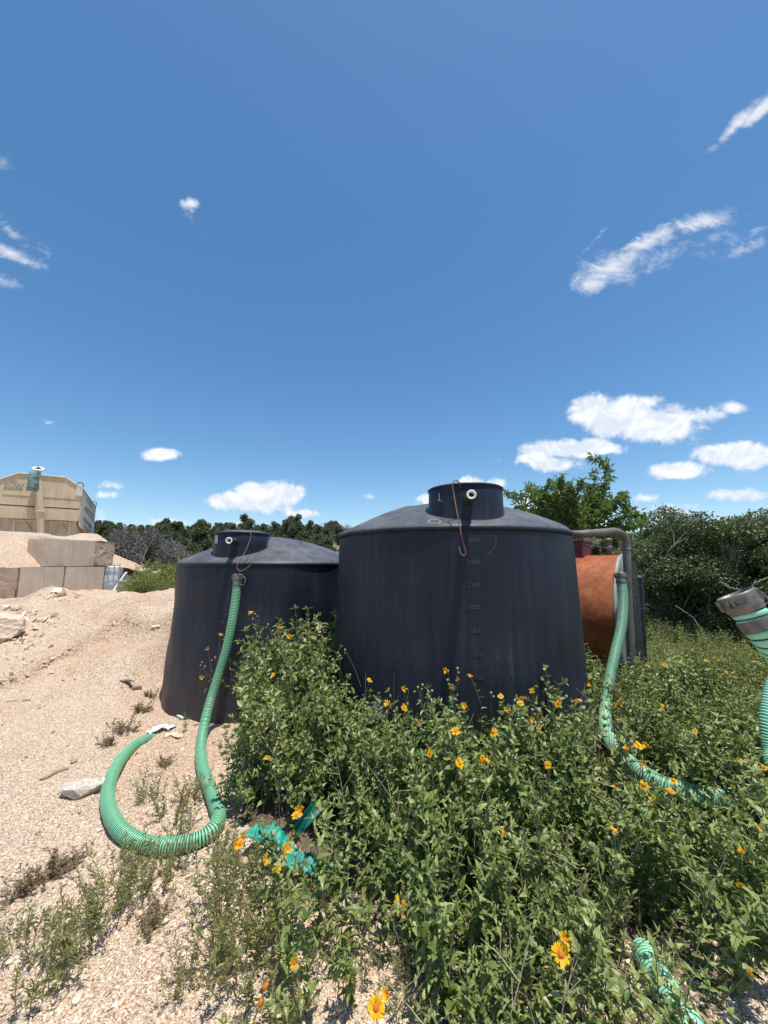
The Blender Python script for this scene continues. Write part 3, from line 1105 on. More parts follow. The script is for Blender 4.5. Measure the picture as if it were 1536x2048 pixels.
EYZ = EYE
tankA = make_tank(TANKS[0], -.16, EYE + .272, (0.708, 3.31), [math.radians(a) for a in (-148, -32, 58, 150)], False,
                  'larger nearer black plastic water tank rising behind the yellow-flowered weeds',
                  [('2600', 947, 1080), ('2400', 947, 1124), ('2200', 948, 1170), ('2000', 949, 1215), ('1800', 952, 1262), ('1600', 953, 1309), ('1400', 955, 1356)],
                  None, P(943, 989, 2.735))
tankB = make_tank(TANKS[1], -.10, EYE - .008, (-1.70, 4.62), [math.radians(a) for a in (-38, -120, 60, 150)], True,
                  'smaller-looking black plastic water tank further back, dented, green hose hanging before it',
                  [('2200', 452, 1187), ('2000', 449, 1216), ('1800', 445, 1243), ('1600', 440, 1268)],
                  None, P(458, 1081, 4.07))
# paper sticker on the back tank's neck
mb = MB()
pc = P(437, 1079, 4.40)
a0 = math.atan2(pc.y - 4.62, pc.x + 1.70)
aa_ = np.linspace(a0 - .10, a0 + .10, 6)
for k_ in range(2):
    zz = pc.z - .045 + k_ * .09
    mb.v.append(np.stack([-1.70 + .3185 * np.cos(aa_), 4.62 + .3185 * np.sin(aa_), np.full(6, zz)], -1))
    mb.a.append(np.full(6, .5))
mb.n = 12
mb.f.append(np.array([(q, q + 1, q + 7, q + 6) for q in range(5)]))
child(mb, 'paper_sticker', 'grey_sticker', tankB)
# white chalk marks on the front tank (rings and a tick)
mb = MB()
pts = [P(660 + x / 2.844, 920 + y / 2.844, 3.085 - .02) for x, y in ((620, 195), (624, 232))]
# tick on neck


def on_neck(px, py, tur, r_):
    d = ray(px, py)
    ks = np.linspace(1.5, 6, 6000)
    xs, ys, zs = d[0] * ks, d[1] * ks, EYE + d[2] * ks
    h = np.nonzero(np.hypot(xs - tur[0], ys - tur[1]) < r_)[0]
    h = h[0] if len(h) else 0
    return np.array([xs[h], ys[h], zs[h]])


def on_tank(px, py, c, zb, zt, lift=.004):
    d = ray(px, py)
    ks = np.linspace(1.5, 8, 8000)
    xs, ys, zs = d[0] * ks, d[1] * ks, EYE + d[2] * ks
    R = wall_r(zt, zb, zt)
    rd = np.hypot(xs - c[0], ys - c[1])
    zd = np.where(rd < R, zt + .034 + .345 * (1 - np.minimum(1.0, rd / R) ** 1.75), zt)
    rw = np.array([wall_r(min(max(z, zb), zt), zb, zt) for z in zs])
    inside = (rd < rw + lift) & (zs < zd + lift)
    h = np.nonzero(inside)[0]
    h = h[0] if len(h) else 0
    return np.array([xs[h], ys[h], zs[h]])


mb = MB()
tube(mb, [on_neck(878, 986, (0.708, 3.31), .32), on_neck(879, 999, (0.708, 3.31), .32)], .004, 5)
tube(mb, [on_neck(876, 1000, (0.708, 3.31), .32), on_neck(882, 1001, (0.708, 3.31), .32)], .005, 5)
child(mb, 'chalk_mark', 'grey_sticker', tankA)
mb = MB()
cpts = [on_tank(869 + 12 * math.cos(t), 1043 + 4.6 * math.sin(t), TANKS[0], -.16, EYE + .272, .002) for t in np.linspace(0, 2 * np.pi, 14)]
tube(mb, cpts, .0035, 5)
child(mb, 'chalk_mark', 'grey_sticker', tankA)
mb = MB()
tube(mb, catmull([on_tank(986, 1068, TANKS[0], -.16, EYE + .272, .0), on_tank(992, 1082, TANKS[0], -.16, EYE + .272, .0), on_tank(987, 1098, TANKS[0], -.16, EYE + .272, .0), on_tank(972, 1110, TANKS[0], -.16, EYE + .272, .0)], 6), np.array([.001] + [.004] * 17 + [.001]), 5)
child(mb, 'scuff_mark', 'poly_mark', tankA)


# ------------------------------------------------------------------ steel hooks
def hook(pts, label, r_=.0047):
    path = catmull([P(*p) for p in pts], 8)
    mb = MB()
    tube(mb, path, r_, 8)
    o = mb.obj('steel_hook', 'rebar', smooth=True, loc=tuple(path[0]))
    tag(o, label, 'hook', 'rusty steel rod hooks')
    return o


hook([(921, 975, 3.02), (919, 966, 2.98), (912, 961, 2.96), (905, 968, 2.94), (908, 990, 2.92), (915, 1030, 2.84), (924, 1075, 2.79), (931, 1103, 2.78), (929, 1111, 2.78), (922, 1108, 2.78), (918, 1093, 2.79)],
     'rusty steel hook rod hanging over the lid edge of the nearer tank')
hook([(508, 1073, 4.36), (506, 1064, 4.32), (502, 1066, 4.27), (500, 1080, 4.24), (488, 1108, 4.13), (476, 1126, 4.03), (474, 1136, 4.02), (480, 1142, 4.01), (490, 1139, 4.02), (501, 1130, 4.04)],
     'rusty steel hook rod on the further tank holding the green hose end')


# ------------------------------------------------------------------ hoses and couplings
def coupling(root, c, d, r_, L=.10, mats='cast_metal', one_arm=False):
    """cam lock coupling: collar, flared mouth with windows, clamp band, two arms with pull rings"""
    d = Vector(d).normalized()
    q = d.to_track_quat('Z', 'Y')
    c = Vector(c)
    mb = MB()
    lathe(mb, [(r_ * 1.02, 0), (r_ * 1.06, .003), (r_ * 1.07, L * .16), (r_ * 1.15, L * .24), (r_ * 1.18, L * .32), (r_ * 1.18, L * .90), (r_ * 1.13, L), (r_ * 1.04, L), (r_ * 1.03, L * .6)], c, 48, q)
    cp = child(mb, 'coupling', mats, root, True)
    mb = MB()
    lathe(mb, [(r_ * 1.05, L * .62), (.001, L * .60)], c, 24, q)
    child(mb, 'bore', 'hole', cp)
    X = (Vector((1, 0, 0)) - d * d.x).normalized()
    Yv = d.cross(X)
    for s in (-1, 1):
        mb = MB()
        bb = c + X * s * r_ * 1.21 + d * L * .62
        M = Matrix((X, Yv, d)).transposed()
        for sy in (-1, 1):
            mb = MB()
            box(mb, bb + Yv * sy * r_ * .30, (.012, .006, L * .40), M)
            child(mb, 'lug', mats, cp)
        if s < 0 and one_arm:
            continue
        mb = MB()
        arm = [bb + X * s * .008 + d * L * .12, bb + X * s * .022 - d * L * .1, bb + X * s * .026 - d * L * .5, bb + X * s * .020 - d * L * .95]
        tube(mb, catmull(arm, 4), .0048, 6)
        ringc = arm[-1] - d * .018
        aa = np.linspace(0, 2 * np.pi, 15)
        tube(mb, [np.array(ringc + (Yv * math.cos(t) + d * math.sin(t)) * .016) for t in aa], .0022, 5, caps=False)
        child(mb, 'cam_arm', 'dark_metal', cp, True)
    # raised window frames of the casting
    for k_ in range(4):
        t = math.pi / 4 + k_ * math.pi / 2
        nx = X * math.cos(t) + Yv * math.sin(t)
        ty_ = d.cross(nx)
        M = Matrix((ty_, nx, d)).transposed()
        mb = MB()
        cc = c + nx * r_ * 1.18 + d * L * .62
        for (ox, oz, sx, sz_) in ((-r_ * .38, 0, .007, L * .40), (r_ * .38, 0, .007, L * .40), (0, L * .20, r_ * .76, .007), (0, -L * .20, r_ * .76, .007)):
            box(mb, cc + ty_ * ox + d * oz, (sx, .008, sz_), M)
        child(mb, 'cast_rib', mats, cp)
    mb = MB()
    lathe(mb, [(r_ * 1.04, -.052), (r_ * 1.055, -.050), (r_ * 1.055, -.022), (r_ * 1.04, -.020)], c, 32, q)
    box(mb, c + X * r_ * 1.1 - d * .036, (.02, .03, .016), Matrix((X, Yv, d)).transposed())
    child(mb, 'clamp_band', 'dark_metal', cp, True)
    return cp


def make_hose(pts, r_, pitch, mat, label, couple=True, cl=.09, n=10, seg=22, per=6):
    path = catmull(pts, n)
    root = empty('suction_hose', tuple(path[0]))
    tag(root, label, 'hose')
    child(hose_mesh(path, r_, pitch, seg, per), 'hose_tube', mat, root, True)
    if couple:
        coupling(root, path[0], Vector(path[0] - path[1]), r_, cl, one_arm=(r_ < .045))
    return root


r1 = .044
gz = lambda px, py, lift=r1 * .95: GT(px, py, lift)
h1 = [P(475, 1163, 4.06), P(471, 1200, 4.04), P(463, 1250, 4.0), P(452, 1302, 3.98), P(437, 1352, 3.96), P(421, 1402, 3.90), P(409, 1448, 3.77),
      gz(402, 1490), gz(404, 1530), gz(417, 1572), gz(431, 1608), gz(437, 1636), gz(424, 1662), gz(390, 1682), gz(340, 1692), gz(290, 1688), gz(247, 1666),
      gz(222, 1630), gz(215, 1592), gz(224, 1552), gz(243, 1518, r1 * .7), gz(268, 1492, r1 * .35), gz(292, 1480, 0.0), gz(312, 1475, -.05)]
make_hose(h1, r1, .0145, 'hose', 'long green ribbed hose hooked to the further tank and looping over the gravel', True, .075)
r2 = .055
g2 = lambda px, py, l=.06: GT(px, py, l)
h2 = [P(1242, 1158, 4.62), P(1246, 1200, 4.58), P(1243, 1250, 4.50), P(1232, 1300, 4.40), P(1221, 1350, 4.28), P(1213, 1400, 4.1), P(1210, 1440, 3.8),
      P(1218, 1475, 3.3), P(1240, 1508, 2.95), P(1275, 1540, 2.72), P(1315, 1566, 2.6), P(1355, 1580, 2.52), P(1400, 1592, 2.48), P(1450, 1600, 2.5), P(1500, 1600, 2.55)]
h2[-1].z = .10
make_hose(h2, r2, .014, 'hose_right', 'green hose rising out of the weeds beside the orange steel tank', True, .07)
h3 = [P(1496, 1222, 1.10), P(1516, 1248, 1.09), P(1555, 1296, 1.08), P(1615, 1370, 1.12), P(1690, 1450, 1.28), P(1740, 1560, 1.5), Vector((2.25, 1.75, .55)), Vector((2.45, 1.9, .15)), Vector((2.8, 2.0, .06)), Vector((3.4, 2.1, .06))]
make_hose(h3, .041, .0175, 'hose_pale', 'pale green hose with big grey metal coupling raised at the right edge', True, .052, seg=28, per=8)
h4 = [Vector((3.9, 3.4, .1)), Vector((3.55, 3.0, .55)), P(1660, 1262, 2.75), P(1600, 1300, 2.62), P(1556, 1360, 2.52), P(1541, 1430, 2.45), P(1546, 1500, 2.4), P(1568, 1560, 2.3), Vector((2.35, 2.1, .12)), Vector((2.2, 1.6, .06)),
      Vector((1.7, 1.25, .06)), GT(1420, 2110, .05), GT(1383, 2060, .05), GT(1352, 2012, .05), GT(1326, 1972, .05), GT(1306, 1938, .04), GT(1290, 1905, .03)]
make_hose(h4, .050, .0165, 'hose_pale', 'pale green hose arching out of frame and returning along the gravel below', False)

# ------------------------------------------------------------------ rusty steel tank with frame
CR = np.array([3.47, 5.60, .88])
axd = np.array([-.766, .643, 0.0])
tan = np.array([.643, .766, 0.0])
root = empty('steel_tank', (3.47, 5.6, 0.0))
tag(root, 'orange rusty horizontal steel tank half hidden behind the nearer black tank', 'steel tank')
Rb = .85
q = Matrix((tan, np.array([0, 0, 1.0]), -axd)).transposed()
mb = MB()
lathe(mb, [(Rb, -2.5), (Rb, -.05), (Rb, 0)], CR, 96, q)
child(mb, 'barrel', 'rust', root, True)
mb = MB()
lathe(mb, [(Rb + .012, -.03), (Rb + .012, .006), (Rb - .01, .008)], CR, 96, q)
child(mb, 'rim_weld', 'end_plate', root, True)
mb = MB()
lathe(mb, [(Rb - .01, .004), (Rb * .7, .035), (Rb * .35, .055), (.01, .06)], CR, 96, q, cap1=True)
child(mb, 'end_plate', 'end_plate', root, True)
# manway box on top
mb = MB()
mc = CR + axd * .75 + np.array([0, 0, Rb + .07])
Mx = Matrix((axd, np.cross([0, 0, 1.0], axd), np.array([0, 0, 1.0]))).transposed()
box(mb, mc, (.55, .5, .26), Mx, bev=.01)
mw = child(mb, 'manway_box', 'maroon', root)
mb = MB()
box(mb, mc + np.array([0, 0, .137]), (.58, .53, .014), Mx)
child(mb, 'cover_plate', 'maroon', mw)
# vent
mb = MB()
vc = CR + axd * .18 + np.array([0, 0, Rb - .03])
lathe(mb, [(.035, 0), (.035, .12), (.05, .125), (.05, .16), (.04, .165), (.04, .22), (.052, .225), (.052, .27), (.03, .28)], vc, 20, cap1=True)
child(mb, 'vent_stack', 'dark_metal', root, True)
mb = MB()
tube(mb, catmull([mc + np.array([-.05, -.1, .13]), vc + np.array([-.05, -.05, .12]), CR - axd * .05 + np.array([0, 0, .75]), CR - axd * .12 + tan * .02 + np.array([0, 0, .52])], 8), .006, 5)
child(mb, 'cable', 'dark_metal', root)
for off_, zt_ in ((-.10, 1.62), (.03, 1.55)):
    mb = MB()
    cc = CR - axd * .09 + tan * off_
    box(mb, (cc[0], cc[1], zt_ / 2 - .1), (.055, .035, zt_ + .2), Matrix((tan, -axd, np.array([0, 0, 1.0]))).transposed())
    box(mb, (cc[0] - axd[0] * .03, cc[1] - axd[1] * .03, zt_ / 2 - .1), (.012, .05, zt_ + .2), Matrix((tan, -axd, np.array([0, 0, 1.0]))).transposed())
    child(mb, 'frame_rail', 'dark_metal', root)
mb = MB()
for s in (.3, 2.1):
    cc = CR + axd * s
    box(mb, (cc[0], cc[1], -.02), (.15, 1.3, .5), Mx)
child(mb, 'saddle', 'dark_metal', root)

# standpipe
pp = [Vector((2.30, 4.85, 1.98)), P(1160, 1068, 4.60), P(1200, 1065, 4.62), P(1226, 1063, 4.68), P(1240, 1066, 4.74), P(1250, 1077, 4.78), P(1253, 1098, 4.8), P(1255, 1150, 4.8), P(1259, 1250, 4.8), P(1264, 1400, 4.8)]
pp[-1].z = -.35
pp = [Vector(mc + np.array([.0, -.0, .12])), Vector(mc + np.array([-.05, -.1, .20])), Vector((2.6, 5.5, 2.04))] + pp
root = empty('fill_pipe', (pp[-1].x, pp[-1].y, 0))
tag(root, 'grey steel pipe bent over the orange tank and running down its end', 'pipe')
mb = MB()
tube(mb, catmull(pp, 8), .044, 20)
child(mb, 'pipe_run', 'pipe_grey', root, True)
for i_ in (6, 9):
    mb = MB()
    d = Vector(catmull(pp, 8)[i_ * 8 + 1]) - Vector(catmull(pp, 8)[i_ * 8])
    lathe(mb, [(.045, -.012), (.050, -.008), (.050, .008), (.045, .012)], pp[i_], 20, d.to_track_quat('Z', 'Y'))
    child(mb, 'weld_collar', 'pipe_grey', root, True)

# black panel with bolts
root = empty('panel_post', (3.95, 5.95, -.2))
tag(root, 'narrow black upright panel with bolts standing behind the grey pipe', 'panel')
pc = P(1275, 1240, 5.9)
rotp = Euler((0, math.radians(2), math.radians(-32)))
mb = MB()
box(mb, (pc.x, pc.y, .60), (.17, .5, 1.66), rotp, bev=.02)
child(mb, 'panel_body', 'black_panel', root)
for zz in (1.28, .95, .58):
    mb = MB()
    Mr = np.array(rotp.to_matrix())
    for sx in (-.055, .03):
        c_ = np.array([pc.x, pc.y, zz]) + Mr @ np.array([sx, -.252, 0])
        lathe(mb, [(.011, 0), (.009, .008), (.002, .010)], c_, 8, Matrix(Mr) @ Matrix.Rotation(math.radians(90), 3, 'X'))
    box(mb, np.array([pc.x, pc.y, zz + .02]) + Mr @ np.array([0, -.251, 0]), (.165, .006, .012), rotp)
    child(mb, 'bolt_row', 'cast_metal', root)

# ------------------------------------------------------------------ concrete block wall, gravel pile
WA = np.array([-7.7, 7.7, 0.0])
WD = np.array([.316, .949, 0.0])
WN = np.array([.949, -.316, 0.0])
WM = Matrix((WD, -WN, np.array([0, 0, 1.0]))).transposed()


def block(s0, s1, z0, z1, mat, label, rough=0.0, depth=.6, back=0.0, seed=1, lean=0.0):
    n = 14
    L = s1 - s0
    # grid box so faces can be chipped
    r = np.random.default_rng(seed)
    import bmesh
    bm = bmesh.new()
    bmesh.ops.create_cube(bm, size=1.0)
    bmesh.ops.subdivide_edges(bm, edges=bm.edges[:], cuts=9, use_grid_fill=True)
    V = np.array([v.co[:] for v in bm.verts])
    F = [[v.index for v in f.verts] for f in bm.faces]
    bm.free()
    V[:, 0] *= L
    V[:, 1] *= depth
    V[:, 2] *= (z1 - z0)
    # worn edges
    e = np.sort(np.stack([L / 2 - abs(V[:, 0]), depth / 2 - abs(V[:, 1]), (z1 - z0) / 2 - abs(V[:, 2])], -1), axis=1)
    edge = np.exp(-(e[:, 1] / .02) ** 2)
    nz = fbm(V[:, 0] * 7 + V[:, 1] * 5 + seed, V[:, 2] * 7 + V[:, 1] * 3, 4, seed) - .3
    ctr = V / (np.linalg.norm(V, axis=1)[:, None] + 1e-9)
    V = V - ctr * (edge * (.001 + .03 * np.clip(nz - .2, 0, 1)))[:, None]
    V = V - ctr * (rough * (fbm(V[:, 0] * 9 + V[:, 1] * 4 + 3, V[:, 2] * 9, 4, seed + 5)))[:, None]
    c_ = WA + WD * (s0 + s1) / 2 + (-WN) * (depth / 2 + back) + np.array([0, 0, (z0 + z1) / 2])
    Mr = np.array(WM) @ np.array(Matrix.Rotation(lean, 3, 'Y'))
    V = V @ Mr.T + c_
    mb = MB().add(V, [np.array(F)])
    o = mb.obj('concrete_block', mat, loc=tuple(c_))
    tag(o, label, 'concrete block', 'concrete blocks of the bin wall')
    return o


block(-.95, .40, .72, 1.53, 'concrete_pink', 'rough pinkish concrete block, lower row, cut by the left frame edge', .03, seed=3)
block(.42, 1.25, .72, 1.54, 'concrete', 'concrete block in the lower row between the rough block and the cracked joint', seed=4)
block(1.28, 2.17, .91, 1.535, 'concrete', 'smooth concrete block at the right end of the lower row', seed=5, lean=.01)
block(.82, 1.88, 1.55, 2.16, 'concrete', 'large smooth concrete block on the upper row with gravel on top', seed=6, lean=-.004)
block(1.89, 2.42, 1.55, 2.15, 'concrete_pink', 'rough-faced end block on the upper row next to the smooth one', .05, back=.02, seed=8)
block(1.1, 2.25, .55, .88, 'concrete', 'broken low slab under the right block of the lower row', .05, depth=.65, back=-.03, seed=9)


# gravel pile behind and over the blocks
def pile_z(X, Y):
    s = (X - WA[0]) * WD[0] + (Y - WA[1]) * WD[1]
    d = -((X - WA[0]) * WN[0] + (Y - WA[1]) * WN[1])
    z = 1.53 + .66 * (d - .06)
    z = np.minimum(z, 2.36 + .08 * np.sin(s * 2.1) + .03 * np.sin(s * 5))
    # spoil over the upper block
    up = sstep(.78, 1.0, s) * (1 - sstep(2.25, 2.50, s))
    z = np.maximum(z, up * (2.13 + .05 * sstep(.03, .12, d) + .18 * np.exp(-((s - 2.0) / .32) ** 2 - ((d - .4) / .25) ** 2) + .06 * sstep(.1, .5, d)))
    # falls away past the end of the wall
    end = s - 2.45
    z = np.where(end > 0, np.minimum(z, 2.05 - .50 * end - .1 * np.maximum(0, X + 7.6)), z)
    z = np.minimum(z, 2.36 - .40 * np.maximum(0, X + 8.4) * (s > 2.45))
    z = z + .05 * (fbm(X * 3, Y * 3, 4, 61) - .5) + .02 * (fbm(X * 14, Y * 14, 3, 62) - .5)
    return s, d, z


gs = np.linspace(-2.0, 8.5, 210)
gd = np.concatenate([np.linspace(.045, 1.2, 60), np.linspace(1.25, 7, 60)])
S_, D_ = np.meshgrid(gs, gd)
# the pile spreads forward past the wall's end
D2 = D_ - 1.9 * sstep(2.6, 4.6, S_)
PX = WA[0] + WD[0] * S_ - WN[0] * D2
PY = WA[1] + WD[1] * S_ - WN[1] * D2
_, _, PZ = pile_z(PX, PY)
s_, d_, _ = pile_z(PX, PY)
PZ = np.where(S_ > 2.6, np.minimum(PZ, 1.62 + .42 * (D2 + 0.4) - .28 * (S_ - 2.6)), PZ)
PZ = np.maximum(PZ, terrain(PX, PY) - .12)
nS = len(gs)
V = np.stack([PX, PY, PZ], -1).reshape(-1, 3)
i = np.arange(nS - 1)
k = np.arange(len(gd) - 1)[:, None] * nS
F = np.stack([k + i, k + i + 1, k + nS + i + 1, k + nS + i], -1).reshape(-1, 4)
me = mesh_arrays('gravel_pile', V, [F], None, {'soil': np.zeros(len(V))}, True)
me.materials.append(MATS['gravel'])
o = bpy.data.objects.new('gravel_pile', me)
COL.objects.link(o)
tag(o, 'big heap of crushed limestone spilling over the concrete block wall', 'gravel pile')

# tote cage, barrier board, broken concrete
root = empty('tote_container', (-7.0, 10.0, .7))
tag(root, 'white plastic tote in a steel frame wedged at the end of the block wall', 'tote')
qm = np.array([[.9, -.35, 0], [.35, .9, 0], [0, 0, 1.0]])
tc_ = np.array([-7.02, 10.12, 1.12])
mb = MB()
box(mb, tc_, (.34, .5, .86), qm, bev=.03)
child(mb, 'tote_body', 'white_plastic', root)
mb = MB()
for sx in (-.18, -.06, .06, .18):
    box(mb, tc_ + qm @ np.array([sx, -.27, 0]), (.018, .018, .92), qm)
for z in (.44, .02, -.20, -.42):
    box(mb, tc_ + qm @ np.array([0, -.285, z]), (.40, .016, .022), qm)
child(mb, 'frame_cage', 'steel_blue', root)
mb = MB()
box(mb, tc_ + qm @ np.array([.03, -.30, -.10]), (.27, .012, .32), qm)
pl = child(mb, 'sign_plate', 'steel_blue', root)
mb = MB()
for a_ in (.7, -.7):
    box(mb, tc_ + qm @ np.array([.05, -.309, -.03]), (.13, .006, .025), qm @ np.array(Matrix.Rotation(a_, 3, 'Y')))
child(mb, 'cross_mark', 'white_plastic', pl)

root = empty('barrier_board', (-6.6, 9.8, .75))
tag(root, 'tipped barrier boards with orange edge leaning between the tote and broken concrete', 'barrier')
a0_, b0_ = P(233, 1188, 9.7), P(258, 1152, 9.9)
for off_, mt, nm, w_ in ((0, 'dark_metal', 'grey_board', .16), (.14, 'white_plastic', 'white_strip', .05), (-.19, 'orange', 'orange_strip', .12)):
    mb = MB()
    a1 = np.array(a0_) + np.array([-.5 * off_, 0, off_ * .7])
    b1 = np.array(b0_) + np.array([-.5 * off_, 0, off_ * .7])
    dv = b1 - a1
    L = np.linalg.norm(dv)
    dv /= L
    M = Matrix((dv, np.array([0, 1.0, 0]), np.cross(dv, [0, 1.0, 0]))).transposed()
    box(mb, (a1 + b1) / 2 - dv * (0.08 if nm == 'orange_strip' else 0), (L * (.75 if nm == 'orange_strip' else 1), .04, w_), M)
    child(mb, nm, mt, root)
mb = MB()
box(mb, np.array(P(243, 1163, 10.1)), (.28, .03, .36), Euler((0, -.1, .2)))
child(mb, 'back_plate', 'hopper_dark', root)
mb = MB()
box(mb, np.array(P(252, 1178, 9.4)), (.24, .45, .42), Euler((0.03, 0.03, .3)), bev=.02)
box(mb, np.array(P(280, 1176, 9.5)), (.16, .4, .38), Euler((0.0, -.05, .25)), bev=.03)
o = mb.obj('concrete_chunk', 'concrete_grey')
tag(o, 'broken grey concrete chunk beyond the end of the block wall', 'concrete chunk')
rock('rubble_stone', P(268, 1178, 9.3), (.17, .16, .20), 'concrete_grey', 'ragged core of the broken concrete beside the tote', 'rubble', seed=5)

# ------------------------------------------------------------------ hopper
HS = 1.25
H0 = np.array([-9.6, 12.0, 0.0]) * HS
HL = np.array([-.846, -.533, 0.0])      # leftward along the front
HB = np.array([-.533, .846, 0.0])       # backward along the side
hz = lambda z: EYE + (z - 1.6) * HS


def hp(t, b, z):
    return H0 + HL * t * HS + HB * b * HS + np.array([0, 0, hz(z)])


root = empty('hopper', tuple(hp(.9, 1, 1.2)))
tag(root, 'dusty beige steel hopper box with faded lettering behind the gravel pile', 'hopper')
# body: profile across the front, extruded back (front gable)
prof_t = [(0.0, 2.98), (0, 3.99), (.42, 4.28), (1.50, 4.28), (1.98, 3.99), (1.80, 2.98)]
B2 = 4.6


def prism(mb, pts, b0, b1, b1pts=None):
    n = len(pts)
    bp = b1pts or pts
    V = [hp(t, b0, z) for t, z in pts] + [hp(t, b1, z) for t, z in bp]
    F = [np.array([(i_, (i_ + 1) % n, n + (i_ + 1) % n, n + i_) for i_ in range(n)])]
    mb.add(np.array(V), F + [np.array([list(range(n - 1, -1, -1))]), np.array([list(range(n, 2 * n))])])
    return mb


upper = [(0.0, 3.33), (0, 3.99), (.42, 4.28), (1.50, 4.28), (1.98, 3.99), (1.98, 3.33)]
child(prism(MB(), upper, 0, B2, [(0.0, 3.28), (0, 3.99), (.42, 4.28), (1.50, 4.28), (1.98, 3.99), (1.98, 3.28)]), 'upper_box', 'hopper', root)
child(prism(MB(), [(0.02, 3.28), (0.02, 3.335), (1.96, 3.335), (1.96, 3.28)], .045, B2 - .05), 'recessed_band', 'hopper_dark', root)
child(prism(MB(), [(0.0, 2.93), (0, 3.28), (1.98, 3.28), (1.98, 2.93)], -.05, B2), 'lower_lip', 'hopper', root)
child(prism(MB(), [(.05, 1.2), (0.05, 2.93), (1.93, 2.93), (1.93, 1.2)], .10, B2 - .3), 'lower_bin', 'hopper', root)
# pale lettered sheet that covers the right side
V = [hp(-.012, .03, 3.98), hp(-.012, .03, 3.28), hp(-.03, .03, 2.80), hp(-.05, 4.2, 2.45), hp(-.02, B2, 3.2), hp(-.012, B2, 3.96)]
V2 = [v + HL * .02 for v in V]
mb = MB()
mb.add(np.array(V + V2), [np.array([(5, 4, 3, 2, 1, 0)]), np.array([(6, 7, 8, 9, 10, 11)]), np.array([(i_, (i_ + 1) % 6, 6 + (i_ + 1) % 6, 6 + i_) for i_ in range(6)])])
side = child(mb, 'side_sheet', 'hopper_side', root)
# worn unreadable print: rows of dark strokes
r = np.random.default_rng(4)
for (zc, b0, b1, hh_, gap) in ((3.83, 1.4, 3.2, .16, .30), (3.52, .7, 4.2, .035, .0), (3.44, .9, 3.9, .15, .14), (3.12, .9, 3.4, .20, .20), (2.88, 1.1, 3.1, .07, .10), (2.76, .9, 3.2, .09, .12)):
    mb = MB()
    b = b0
    while b < b1:
        w_ = r.uniform(.05, .13) if gap else (b1 - b0)
        hh2 = hh_ * r.uniform(.45, .75)
        zz = zc - (b - b0) * .035
        q_ = [hp(-.062 + .002, b, zz - hh2 / 2), hp(-.062, b + w_, zz - hh2 / 2), hp(-.062, b + w_ * .8, zz + hh2 / 2), hp(-.062, b + w_ * .1, zz + hh2 / 2)]
        q2 = [v + HL * .03 for v in q_]
        mb.add(np.array(q_ + q2), [np.array([(0, 3, 2, 1), (4, 5, 6, 7), (0, 1, 5, 4), (2, 3, 7, 6)])])
        b += w_ + gap * r.uniform(.3, .7) + .02
    tag(child(mb, 'faded_lettering', 'faded_print', side), kind='stuff')
# seams on the front
for (ta, tb, za, zb_) in ((.60, .615, 3.6, 4.28), (1.02, 1.035, 3.55, 4.28), (0, 1.8, 3.62, 3.635), (.3, .312, 3.62, 4.15)):
    mb = MB()
    prism(mb, [(ta, za), (ta, zb_), (tb, zb_), (tb, za)], -.014, .0)
    child(mb, 'weld_seam', 'hopper', root)
# top rails
for e0, e1 in (((0, 3.99), (.42, 4.28)), ((.42, 4.28), (1.50, 4.28)), ((1.50, 4.28), (1.98, 3.99))):
    mb = MB()
    tube(mb, [hp(e0[0], -.01, e0[1]), hp(e1[0], -.01, e1[1])], .03, 6)
    child(mb, 'top_rail', 'hopper', root)
mb = MB()
tube(mb, [hp(0, 0, 3.99), hp(0, B2, 3.96)], .035, 6)
child(mb, 'top_rail', 'hopper_dark', root)
# lifting lugs
for bb_ in (.05, B2 - .05):
    mb = MB()
    prism(mb, [(-.03, 3.74), (-.03, 4.05), (.13, 4.08), (.13, 3.74)], bb_ - .08, bb_ - .02)
    lg = child(mb, 'lifting_lug', 'hopper_side', root)
    mb = MB()
    cc = hp(.05, bb_ - .05, 4.06)
    tube(mb, [cc + HL * .11 * math.cos(t) + np.array([0, 0, .13 * math.sin(t)]) for t in np.linspace(-.3, math.pi + .3, 12)], .022, 6)
    child(mb, 'lug_ring', 'cast_metal', lg)
# lower bin panels and braces
for ta, tb in ((.18, .68), (1.0, 1.5)):
    mb = MB()
    for (x0_, x1_, z0_, z1_) in ((ta, tb, 2.86, 2.90), (ta, ta + .04, 2.3, 2.86), (tb - .04, tb, 2.3, 2.86)):
        prism(mb, [(x0_, z0_), (x0_, z1_), (x1_, z1_), (x1_, z0_)], .05, .10)
    child(mb, 'stiffener_frame', 'hopper_side', root)
    mb = MB()
    tube(mb, [hp(ta, .06, 2.45), hp(ta + .28, .06, 2.88)], .03, 6)
    child(mb, 'brace', 'hopper', root)
# chute down the middle of the front with hose flange on top
tpipe = .93
mb = MB()
tube(mb, [hp(tpipe + .12, -.22, 4.42), hp(tpipe + .08, -.22, 4.1), hp(tpipe + .02, -.20, 3.55), hp(tpipe - .02, -.2, 3.2), hp(tpipe - .05, -.18, 2.95), hp(tpipe - .10, -.15, 2.4), hp(tpipe - .12, -.15, 1.4)], np.array([.075, .085, .115, .135, .115, .11, .11]), 16)
ch_ = child(mb, 'chute_pipe', 'hopper', root, True)
mb = MB()
lathe(mb, [(.11, -.02), (.15, -.01), (.15, .03), (.11, .04)], hp(tpipe - .03, -.20, 3.14), 20)
child(mb, 'pipe_flange', 'hopper', ch_, True)
mb = MB()
lathe(mb, [(.11, -.04), (.17, -.03), (.185, .01), (.17, .04), (.105, .04), (.095, .0)], hp(tpipe + .12, -.22, 4.42), 28, Euler((.45, .35, 0)))
child(mb, 'white_flange', 'white_pvc', ch_, True)
mb = MB()
lathe(mb, [(.11, .02), (.04, .04), (.02, .09), (.001, .10)], hp(tpipe + .12, -.22, 4.42), 12)
